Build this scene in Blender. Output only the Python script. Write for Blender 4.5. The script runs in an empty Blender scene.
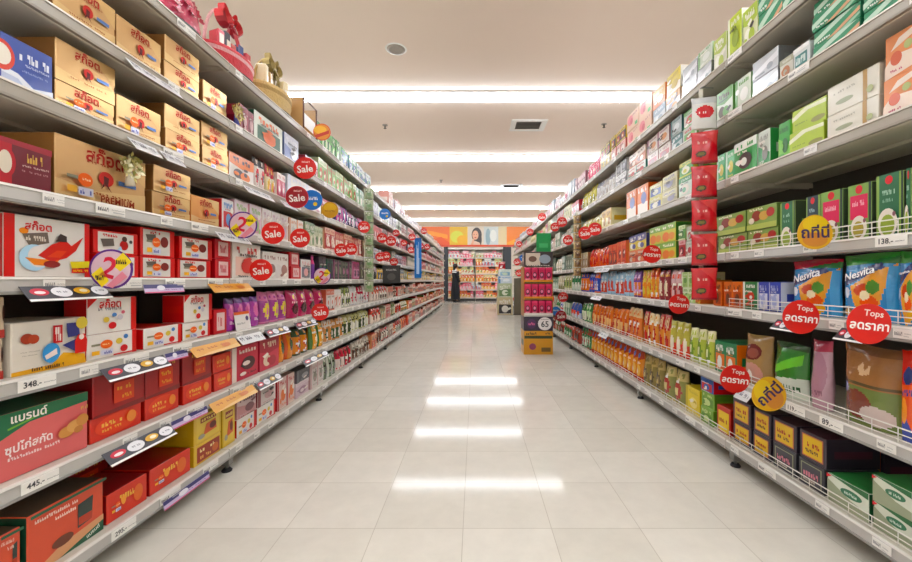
import bpy, bmesh, math, random
from mathutils import Vector, Matrix
PI = math.pi
scene = bpy.context.scene
COL = scene.collection
F, VPX, VPY, EYE = 393.0, 475.0, 280.0, 1.0      # focal length in px, vanishing point, eye height
LX, RX = 1.27, 1.37                               # distance of the shelf edges left / right of the eye
ZL = [2.12, 1.828, 1.544, 1.262, 1.008, .725, .437, .127]
ZR = [2.20, 1.90, 1.55, 1.15, .85, .47, .13]
K = 393/433
BAY = 1.33*K
YL0, YR0, NBL, NBR = .90*K, 1.03*K, 13, 11
rng = random.Random(7)

# ------------------------------------------------------------------ colour / materials
def lin(h):
    if not isinstance(h, str): return h
    out = []
    for i in (0, 2, 4):
        c = int(h[i:i+2], 16) / 255
        out.append(c/12.92 if c <= .04045 else ((c+.055)/1.055)**2.4)
    return (*out, 1)

def mat(name, col=None, rough=.5, metal=0, noise=.06, nscale=30, bump=0, bscale=60, coat=0, emit=None, strength=0, attr=False, spec=.5, sat=1.0):
    m = bpy.data.materials.new(name); m.use_nodes = True
    nt = m.node_tree; N = nt.nodes; L = nt.links
    b = N['Principled BSDF']
    b.inputs['Roughness'].default_value = rough; b.inputs['Metallic'].default_value = metal
    b.inputs['Coat Weight'].default_value = coat; b.inputs['Coat Roughness'].default_value = .12
    b.inputs['Specular IOR Level'].default_value = spec
    tc = N.new('ShaderNodeTexCoord')
    nz = N.new('ShaderNodeTexNoise'); nz.inputs['Scale'].default_value = nscale; nz.inputs['Detail'].default_value = 3
    L.new(tc.outputs['Object'], nz.inputs['Vector'])
    mr = N.new('ShaderNodeMapRange'); mr.inputs['To Min'].default_value = 1-noise; mr.inputs['To Max'].default_value = 1+noise
    L.new(nz.outputs['Fac'], mr.inputs['Value'])
    mx = N.new('ShaderNodeVectorMath'); mx.operation = 'MULTIPLY'
    if attr:
        a = N.new('ShaderNodeAttribute'); a.attribute_name = 'Col'; hs = N.new('ShaderNodeHueSaturation'); hs.inputs['Saturation'].default_value = sat; L.new(a.outputs['Color'], hs.inputs['Color']); L.new(hs.outputs['Color'], mx.inputs[0])
    else:
        mx.inputs[0].default_value = lin(col)[:3]
    cx = N.new('ShaderNodeCombineXYZ')
    for k in range(3): L.new(mr.outputs['Result'], cx.inputs[k])
    L.new(cx.outputs[0], mx.inputs[1]); L.new(mx.outputs[0], b.inputs['Base Color'])
    if bump:
        n2 = N.new('ShaderNodeTexNoise'); n2.inputs['Scale'].default_value = bscale; n2.inputs['Detail'].default_value = 2
        L.new(tc.outputs['Object'], n2.inputs['Vector'])
        bp = N.new('ShaderNodeBump'); bp.inputs['Strength'].default_value = bump; bp.inputs['Distance'].default_value = .01
        L.new(n2.outputs['Fac'], bp.inputs['Height']); L.new(bp.outputs[0], b.inputs['Normal'])
    if emit:
        b.inputs['Emission Color'].default_value = lin(emit); b.inputs['Emission Strength'].default_value = strength
    return m

M_CARD = mat('printed_card', attr=True, rough=.34, coat=.25, noise=.05, nscale=25, sat=1.04)
M_FOIL = mat('foil_card', attr=True, rough=.24, metal=.55, noise=.08, nscale=12, bump=.16, bscale=10, sat=1.0)
M_FILM = mat('printed_film', attr=True, rough=.22, coat=.5, noise=.08, nscale=20, bump=.6, bscale=26, sat=1.04)
M_SIGN = mat('printed_sign', attr=True, rough=.35, noise=.03, sat=1.1)
M_SHELF = mat('cream_powder_coat', 'cbc5b8', rough=.42, noise=.04, nscale=8)
M_RAIL = mat('price_rail_plastic', attr=True, rough=.35, noise=.04, nscale=15)
M_DARK = mat('dark_plinth', '3a3936', rough=.6)
M_BLACK = mat('black_rubber', '15151a', rough=.55)
M_WIRE = mat('white_wire', 'e2e0d8', rough=.3, noise=.02)
M_BACK = mat('back_panel_paint', '4c4a46', rough=.6, noise=.05)
M_CEIL = mat('ceiling_board', 'ecdcd0', rough=.85, noise=.025, nscale=.8)
M_WALL = mat('wall_paint', 'd8d0c4', rough=.8, noise=.03, nscale=2)
M_LAMP = mat('lamp_diffuser', 'ffffff', rough=.4, emit='f1f7ff', strength=17)
M_LAMPF = mat('lamp_housing', 'e8e8e6', rough=.4)
M_PILLAR = mat('charcoal_pillar', '2e3238', rough=.5)
M_BASKET = mat('woven_basket', attr=True, rough=.6, noise=.2, nscale=90, bump=.6, bscale=90)
M_RIBBON = mat('ribbon_satin', attr=True, rough=.3, noise=.08, nscale=20, coat=.3)
M_CLOTH = mat('cloth', attr=True, rough=.85, noise=.1, nscale=30)
M_SKIN = mat('skin', 'c99a7c', rough=.5, noise=.04)
M_HAIR = mat('hair', '17120f', rough=.45, noise=.2, nscale=80)
M_STEEL = mat('grey_steel', '8e8d88', rough=.35, metal=.6)
M_DETECT = mat('ceiling_plastic', '9a948c', rough=.5)

def floor_mat():
    m = bpy.data.materials.new('vinyl_floor_tiles'); m.use_nodes = True
    nt = m.node_tree; N = nt.nodes; L = nt.links; b = N['Principled BSDF']
    tc = N.new('ShaderNodeTexCoord'); mp = N.new('ShaderNodeMapping'); mp.inputs['Location'].default_value = (.048+.356*60, -F/248.4+.356*60, 0)
    L.new(tc.outputs['Object'], mp.inputs['Vector'])
    br = N.new('ShaderNodeTexBrick'); br.offset = 0; br.squash = 1
    br.inputs['Scale'].default_value = 1; br.inputs['Brick Width'].default_value = .356; br.inputs['Row Height'].default_value = .356
    br.inputs['Mortar Size'].default_value = .0016; br.inputs['Mortar Smooth'].default_value = .2; br.inputs['Bias'].default_value = 0
    br.inputs['Color1'].default_value = lin('cbc7bb'); br.inputs['Color2'].default_value = lin('d3cfc4'); br.inputs['Mortar'].default_value = lin('b3ad9f')
    L.new(mp.outputs[0], br.inputs['Vector'])
    nz = N.new('ShaderNodeTexNoise'); nz.inputs['Scale'].default_value = 9; nz.inputs['Detail'].default_value = 8; nz.inputs['Roughness'].default_value = .65
    L.new(tc.outputs['Object'], nz.inputs['Vector'])
    mr = N.new('ShaderNodeMapRange'); mr.inputs['From Min'].default_value = .3; mr.inputs['From Max'].default_value = .7
    mr.inputs['To Min'].default_value = .95; mr.inputs['To Max'].default_value = 1.04; L.new(nz.outputs['Fac'], mr.inputs['Value'])
    mx = N.new('ShaderNodeMix'); mx.data_type = 'RGBA'; mx.blend_type = 'MULTIPLY'; mx.inputs['Factor'].default_value = 1
    L.new(br.outputs['Color'], mx.inputs['A']); L.new(mr.outputs['Result'], mx.inputs['B'])
    L.new(mx.outputs['Result'], b.inputs['Base Color'])
    n2 = N.new('ShaderNodeTexNoise'); n2.inputs['Scale'].default_value = 2.2; n2.inputs['Detail'].default_value = 5
    L.new(tc.outputs['Object'], n2.inputs['Vector'])
    r2 = N.new('ShaderNodeMapRange'); r2.inputs['To Min'].default_value = .055; r2.inputs['To Max'].default_value = .11; L.new(n2.outputs['Fac'], r2.inputs['Value'])
    L.new(r2.outputs['Result'], b.inputs['Roughness'])
    bp = N.new('ShaderNodeBump'); bp.inputs['Strength'].default_value = .12; bp.inputs['Distance'].default_value = .004; bp.invert = True
    L.new(br.outputs['Fac'], bp.inputs['Height']); L.new(bp.outputs[0], b.inputs['Normal'])
    b.inputs['Specular IOR Level'].default_value = .14
    return m

# ------------------------------------------------------------------ mesh builder
class MB:
    def __init__(s): s.V = []; s.Fc = []; s.C = []; s.S = []
    def face(s, pts, col, smooth=False):
        i = len(s.V); s.V += [tuple(p) for p in pts]; s.Fc.append(tuple(range(i, i+len(pts)))); s.C.append(lin(col)); s.S.append(smooth)
    def mesh_in(s, V, Fs, cols, smooth=False):
        i = len(s.V); s.V += [tuple(v) for v in V]
        for k, f in enumerate(Fs):
            s.Fc.append(tuple(a+i for a in f)); s.C.append(lin(cols if isinstance(cols, str) else cols[k])); s.S.append(smooth)
    def box(s, x0, x1, y0, y1, z0, z1, col, c=.002, cols=None):
        lo = (x0, y0, z0); hi = (x1, y1, z1); V = []; idx = {}
        c = min(c, (x1-x0)*.3, (y1-y0)*.3, (z1-z0)*.3)
        for sx in (0, 1):
            for sy in (0, 1):
                for sz in (0, 1):
                    sg = (sx, sy, sz)
                    for a in range(3):
                        p = [(hi[k] if sg[k] else lo[k]) for k in range(3)]
                        for k in range(3):
                            if k != a: p[k] += (-c if sg[k] else c)
                        idx[(sg, a)] = len(V); V.append(p)
        Fs = []; Cs = []
        def sgn(a, sa, b, sb, cc, sc):
            t = [0, 0, 0]; t[a] = sa; t[b] = sb; t[cc] = sc; return tuple(t)
        for a in range(3):
            b, d = (a+1) % 3, (a+2) % 3
            for sa in (0, 1):
                q = [idx[(sgn(a, sa, b, sb, d, sd), a)] for sb, sd in ((0, 0), (1, 0), (1, 1), (0, 1))]
                if not sa: q.reverse()
                Fs.append(tuple(q)); Cs.append((cols or {}).get((a, sa), col))
            for sb in (0, 1):
                for sd in (0, 1):
                    q = [idx[(sgn(b, sb, d, sd, a, 0), b)], idx[(sgn(b, sb, d, sd, a, 1), b)], idx[(sgn(b, sb, d, sd, a, 1), d)], idx[(sgn(b, sb, d, sd, a, 0), d)]]
                    if sb != sd: q.reverse()
                    q.reverse()
                    Fs.append(tuple(q)); Cs.append(col)
        for sx in (0, 1):
            for sy in (0, 1):
                for sz in (0, 1):
                    q = [idx[((sx, sy, sz), a)] for a in range(3)]
                    if (sx+sy+sz) % 2 == 0: q.reverse()
                    Fs.append(tuple(q)); Cs.append(col)
        s.mesh_in(V, Fs, Cs)
    def tube(s, pts, r, col, n=6, cap=True):
        pts = [Vector(p) for p in pts]; rings = []
        for i, p in enumerate(pts):
            t = (pts[min(i+1, len(pts)-1)] - pts[max(i-1, 0)]).normalized()
            a = t.orthogonal().normalized() if i == 0 else (a - t*a.dot(t)).normalized()
            b = t.cross(a); rr = r[i] if isinstance(r, (list, tuple)) else r
            rings.append([p + (a*math.cos(2*PI*k/n) + b*math.sin(2*PI*k/n))*rr for k in range(n)])
        V = [v for R in rings for v in R]; Fs = []
        for i in range(len(rings)-1):
            for k in range(n):
                Fs.append((i*n+k, i*n+(k+1) % n, (i+1)*n+(k+1) % n, (i+1)*n+k))
        if cap: Fs += [tuple(range(n))[::-1], tuple(range((len(rings)-1)*n, len(rings)*n))]
        s.mesh_in(V, Fs, col, True)
    def lathe(s, prof, col, n=20, sx=1, sy=1, c=(0, 0, 0), cols=None):
        V = []; Fs = []; Cs = []
        for (r, z) in prof:
            for k in range(n): V.append((c[0]+sx*r*math.cos(2*PI*k/n), c[1]+sy*r*math.sin(2*PI*k/n), c[2]+z))
        for i in range(len(prof)-1):
            for k in range(n):
                Fs.append((i*n+k, i*n+(k+1) % n, (i+1)*n+(k+1) % n, (i+1)*n+k)); Cs.append(cols[i] if cols else col)
        s.mesh_in(V, Fs, Cs, True)
        s.mesh_in([V[k] for k in range(n)], [tuple(range(n))[::-1]], cols[0] if cols else col)
        s.mesh_in(V[-n:], [tuple(range(n))], cols[-1] if cols else col)
    def mesh(s, name):
        me = bpy.data.meshes.new(name); me.from_pydata(s.V, [], s.Fc)
        at = me.color_attributes.new('Col', 'FLOAT_COLOR', 'CORNER')
        buf = []
        for f, c in zip(s.Fc, s.C): buf += list(c)*len(f)
        at.data.foreach_set('color', buf)
        me.polygons.foreach_set('use_smooth', s.S); me.update()
        return me

def link(name, me, m=None, parent=None, loc=(0, 0, 0), rz=0):
    if m and not me.materials: me.materials.append(m)
    o = bpy.data.objects.new(name, me); COL.objects.link(o)
    o.location = loc; o.rotation_euler = (0, 0, rz)
    if parent: o.parent = parent
    return o
def tag(o, label, cat, group=None, kind=None):
    o['label'] = label; o['category'] = cat
    if group: o['group'] = group
    if kind: o['kind'] = kind
    return o
def empty(name, loc, rz=0):
    o = bpy.data.objects.new(name, None); COL.objects.link(o); o.location = loc; o.rotation_euler = (0, 0, rz); o.empty_display_size = .05; return o
def struct(name, me, m, kind='structure'):
    o = link(name, me, m); o['kind'] = kind; return o
def dup(o, parent=None, loc=None):
    c = o.copy(); COL.objects.link(c)
    if parent: c.parent = parent
    if loc is not None: c.location = loc
    for ch in list(o.children): dup(ch, c)
    return c

# ------------------------------------------------------------------ lettering and printed artwork
_txt = {}
def textgeo(s, bold=.02):
    if s in _txt: return _txt[s]
    c = bpy.data.curves.new('lettering', 'FONT'); c.body = s; c.resolution_u = 2; c.offset = .024 if any(ord(ch) > 3000 for ch in s) else bold
    o = bpy.data.objects.new('lettering', c); COL.objects.link(o); bpy.context.view_layer.update()
    ev = o.evaluated_get(bpy.context.evaluated_depsgraph_get()); m = ev.to_mesh()
    V = [(v.co.x, v.co.y) for v in m.vertices]; Fs = [tuple(p.vertices) for p in m.polygons]
    ev.to_mesh_clear(); bpy.data.objects.remove(o); bpy.data.curves.remove(c)
    x0, x1 = min(v[0] for v in V), max(v[0] for v in V); y0, y1 = min(v[1] for v in V), max(v[1] for v in V)
    w = x1-x0; V = [((x-(x0+x1)/2)/w, (y-(y0+y1)/2)/w) for x, y in V]
    _txt[s] = (V, Fs); return _txt[s]

def inpoly(u, v, P):
    r = False; j = len(P)-1
    for i in range(len(P)):
        if (P[i][1] > v) != (P[j][1] > v) and u < (P[j][0]-P[i][0])*(v-P[i][1])/(P[j][1]-P[i][1])+P[i][0]: r = not r
        j = i
    return r
def expand(art, seed=0):
    r = random.Random(seed); out = []
    for a in art:
        if a[0] == 'l':      # a line of blurred small print: short bars
            _, u0, v0, u1, v1, c, n = a; n = int(n*1.7); du = (u1-u0)/n
            for k in range(n):
                if r.random() < .12: continue
                t = r.uniform(.6, 1)
                vm = (v0+v1)/2; q = r.random()
                if q < .45: out.append(('r', u0+du*k, v0, u0+du*(k+.7), v0+(v1-v0)*t, c))
                elif q < .75: out += [('r', u0+du*k, v0, u0+du*(k+.3), v1, c), ('r', u0+du*(k+.3), v0, u0+du*(k+.75), vm, c)]
                else: out += [('r', u0+du*k, vm, u0+du*(k+.75), v1, c), ('r', u0+du*(k+.45), v0, u0+du*(k+.75), vm, c)]
        else: out.append(a)
    return out
def decals(mb, art, P, w, h, e0=.0004, de=.0002, only_text=False, sub=1):
    e = e0
    for a in art:
        e += de
        if a[0] == 't':
            V, Fs = textgeo(a[1]); rot = a[6] if len(a) > 6 else 0; cw = a[4]*w; ca, sa = math.cos(rot), math.sin(rot)
            pts = [P(a[2]+(x*ca-y*sa)*cw/w, a[3]+(x*sa+y*ca)*cw/h, e+.0004) for x, y in V]
            mb.mesh_in(pts, Fs, a[5])
        elif only_text: continue
        elif a[0] == 'r':
            _, u0, v0, u1, v1, c = a
            mb.face([P(u0, v0, e), P(u1, v0, e), P(u1, v1, e), P(u0, v1, e)], c)
        elif a[0] == 'e':
            _, cu, cv, ru, rv, c = a
            mb.face([P(cu+ru*math.cos(2*PI*k/18), cv+rv*math.sin(2*PI*k/18), e) for k in range(18)], c)
        elif a[0] == 'p':
            mb.face([P(u, v, e) for u, v in a[1]], a[2])
def sample(art, base, u, v):
    c = base
    for a in art:
        if a[0] == 'r' and a[1] <= u <= a[3] and a[2] <= v <= a[4]: c = a[5]
        elif a[0] == 'e' and ((u-a[1])/a[3])**2+((v-a[2])/a[4])**2 <= 1: c = a[5]
        elif a[0] == 'p' and inpoly(u, v, a[1]): c = a[2]
    return c

def box_mesh(name, w, h, d, base, art, side=None, top=None, seed=0):
    mb = MB()
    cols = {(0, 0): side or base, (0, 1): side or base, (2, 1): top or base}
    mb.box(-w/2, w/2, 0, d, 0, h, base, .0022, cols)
    decals(mb, expand(art, seed), lambda u, v, e: ((u-.5)*w, -e, v*h), w, h)
    # flap seam on top and a printed strip on each end
    mb.face([(-w/2+.004, d*.49, h+.0004), (w/2-.004, d*.49, h+.0004), (w/2-.004, d*.5, h+.0004), (-w/2+.004, d*.5, h+.0004)], '6b5a48')
    for sx in (-1, 1):
        x = sx*(w/2+.0004)
        mb.face([(x, d*.15, h*.35), (x, d*.85, h*.35), (x, d*.85, h*.6), (x, d*.15, h*.6)], top or (art[0][-1] if art and isinstance(art[0][-1], str) else base))
    return mb.mesh(name)
def bag_mesh(name, w, h, d, base, art, side=None, top=None, seed=0, nu=10, nv=12, flat=False):
    mb = MB(); r = random.Random(seed); ph = [r.uniform(0, 6) for _ in range(6)]
    def q(v): return d/2*(max(0, 1-v**6)**.8*(.8+.2*math.sin(min(1, v*1.3)*PI))+.03) if not flat else d/2*(math.sin(PI*min(max(v, .02), .98))**.55+.02)
    def P(u, v, e=0, sg=1):
        s = max(0, 1-abs(2*u-1)**3.2)
        x = (u-.5)*w*(1-.05*math.sin(PI*v)+(.0 if v < .9 else .02))
        wr = .012*d/.08*math.sin(9*u+ph[0]+3*v)*math.sin(7*v+ph[1])*s*(.3+.7*v)*min(1, 6*(1-v)) if s > 0 else 0
        hh = v*h*(1+.012*math.sin(5*u+ph[2]))
        return (x, d/2-sg*(q(v)*s+wr*.5+e), hh)
    ar = expand(art, seed)
    for sg in (1, -1):
        for i in range(nu):
            for j in range(nv):
                u0, u1, v0, v1 = i/nu, (i+1)/nu, j/nv, (j+1)/nv
                c = sample(ar, base, (u0+u1)/2, (v0+v1)/2) if sg == 1 else base
                f = [P(u0, v0, 0, sg), P(u1, v0, 0, sg), P(u1, v1, 0, sg), P(u0, v1, 0, sg)]
                if sg == -1: f.reverse()
                mb.face(f, c, True)
    ring = [P(i/nu, 0) for i in range(nu+1)] + [P(i/nu, 0, 0, -1) for i in range(nu-1, 0, -1)]
    mb.face(ring[::-1], base)
    decals(mb, ar, P, w, h, .0015, .0003, True)
    me = mb.mesh(name)
    bm = bmesh.new(); bm.from_mesh(me); bmesh.ops.remove_doubles(bm, verts=bm.verts, dist=.00005); bm.to_mesh(me); bm.free()
    return me

def gen_art(seed, base, c2, c3):
    r = random.Random(seed); st = r.randrange(5); A = []
    if st == 0:
        A = [('r', 0, .74, 1, 1, c2), ('l', .12, .8, .88, .92, base, 5), ('e', .5, .4, .3, .24, c3), ('e', .45, .38, .14, .12, c2), ('r', 0, 0, 1, .09, c2)]
    elif st == 1:
        A = [('p', [(0, 0), (1, 0), (1, .34), (0, .6)], c2), ('l', .12, .72, .88, .86, c3, 5), ('e', .62, .36, .24, .2, c3), ('l', .1, .1, .6, .16, base, 6)]
    elif st == 2:
        A = [('r', 0, 0, .16, 1, c2), ('l', .26, .78, .92, .9, c2, 4), ('e', .6, .45, .26, .2, c3), ('l', .26, .12, .9, .18, c3, 7)]
    elif st == 3:
        A = [('r', .1, .08, .9, .6, c2), ('l', .14, .7, .86, .88, c3, 4), ('e', .5, .34, .22, .2, c3), ('l', .2, .64, .8, .68, c2, 8)]
    else:
        A = [('p', [(.0, 1), (1, 1), (1, .62), (.5, .52), (0, .62)], c2), ('l', .15, .72, .85, .9, c3, 4), ('e', .35, .3, .2, .18, c3), ('e', .62, .26, .2, .17, c2)]
    lt = 'ece6da' if r.random() < .65 else '2e2826'
    for _ in range(r.randint(1, 3)):
        u, v = r.uniform(.18, .8), r.uniform(.12, .72)
        if r.random() < .5: A.append(('e', u, v, r.uniform(.06, .16), r.uniform(.04, .1), r.choice([c2, c3, lt])))
        else: A.append(('p', [(u-.15, v), (u+.1, v+.09), (u+.18, v+.02), (u-.02, v-.08)], r.choice([lt, c3])))
    if r.random() < .6: A.append(('l', .15, .04, .85, .09, lt, 6))
    if r.random() < .5: A.append(('l', .2, .62, .8, .69, lt, 5))
    return A

def stk(u, v, s=1):
    return [('r', u-.24*s, v-.02*s, u-.1*s, v+.05*s, '8d8b72'), ('e', u, v, .1*s, .15*s, 'f0661a'), ('l', u-.07*s, v-.02*s, u+.07*s, v+.03*s, 'ffd9a0', 3),
            ('r', u-.24*s, v-.32*s, u-.12*s, v-.18*s, 'f0b53a'), ('r', u-.1*s, v-.36*s, u+.1*s, v-.18*s, 'd5d8ea'), ('l', u-.08*s, v-.33*s, u+.08*s, v-.22*s, '6770b8', 3)]
GOLD = 'd4ab74'; RED = 'd01f1c'; WHT = 'ece7df'
def gold(title=True, st=None, prem=False):
    A = [('p', [(0, .0), (1, .0), (1, .35), (.4, .22), (0, .3)], 'e2c084'), ('p', [(.55, 1), (1, 1), (1, .5)], 'dcb678')]
    if title: A += [('t', 'สก๊อต', .5, .84, .42, 'b0281e')]
    A += [('l', .3, .68, .75, .72, 'a2542e', 8), ('e', .5, .47, .085, .13, 'c42a20'), ('p', [(.47, .52), (.53, .5), (.52, .36), (.56, .25), (.49, .36), (.44, .27), (.47, .4)], '5c2320'),
          ('r', .64, .42, .86, .5, '5d7fb8'), ('l', .2, .16, .8, .2, 'a2542e', 10)]
    if prem: A += [('t', 'PREMIUM', .62, .1, .4, '9a3a20')]
    if st: A += stk(*st)
    return A
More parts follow.
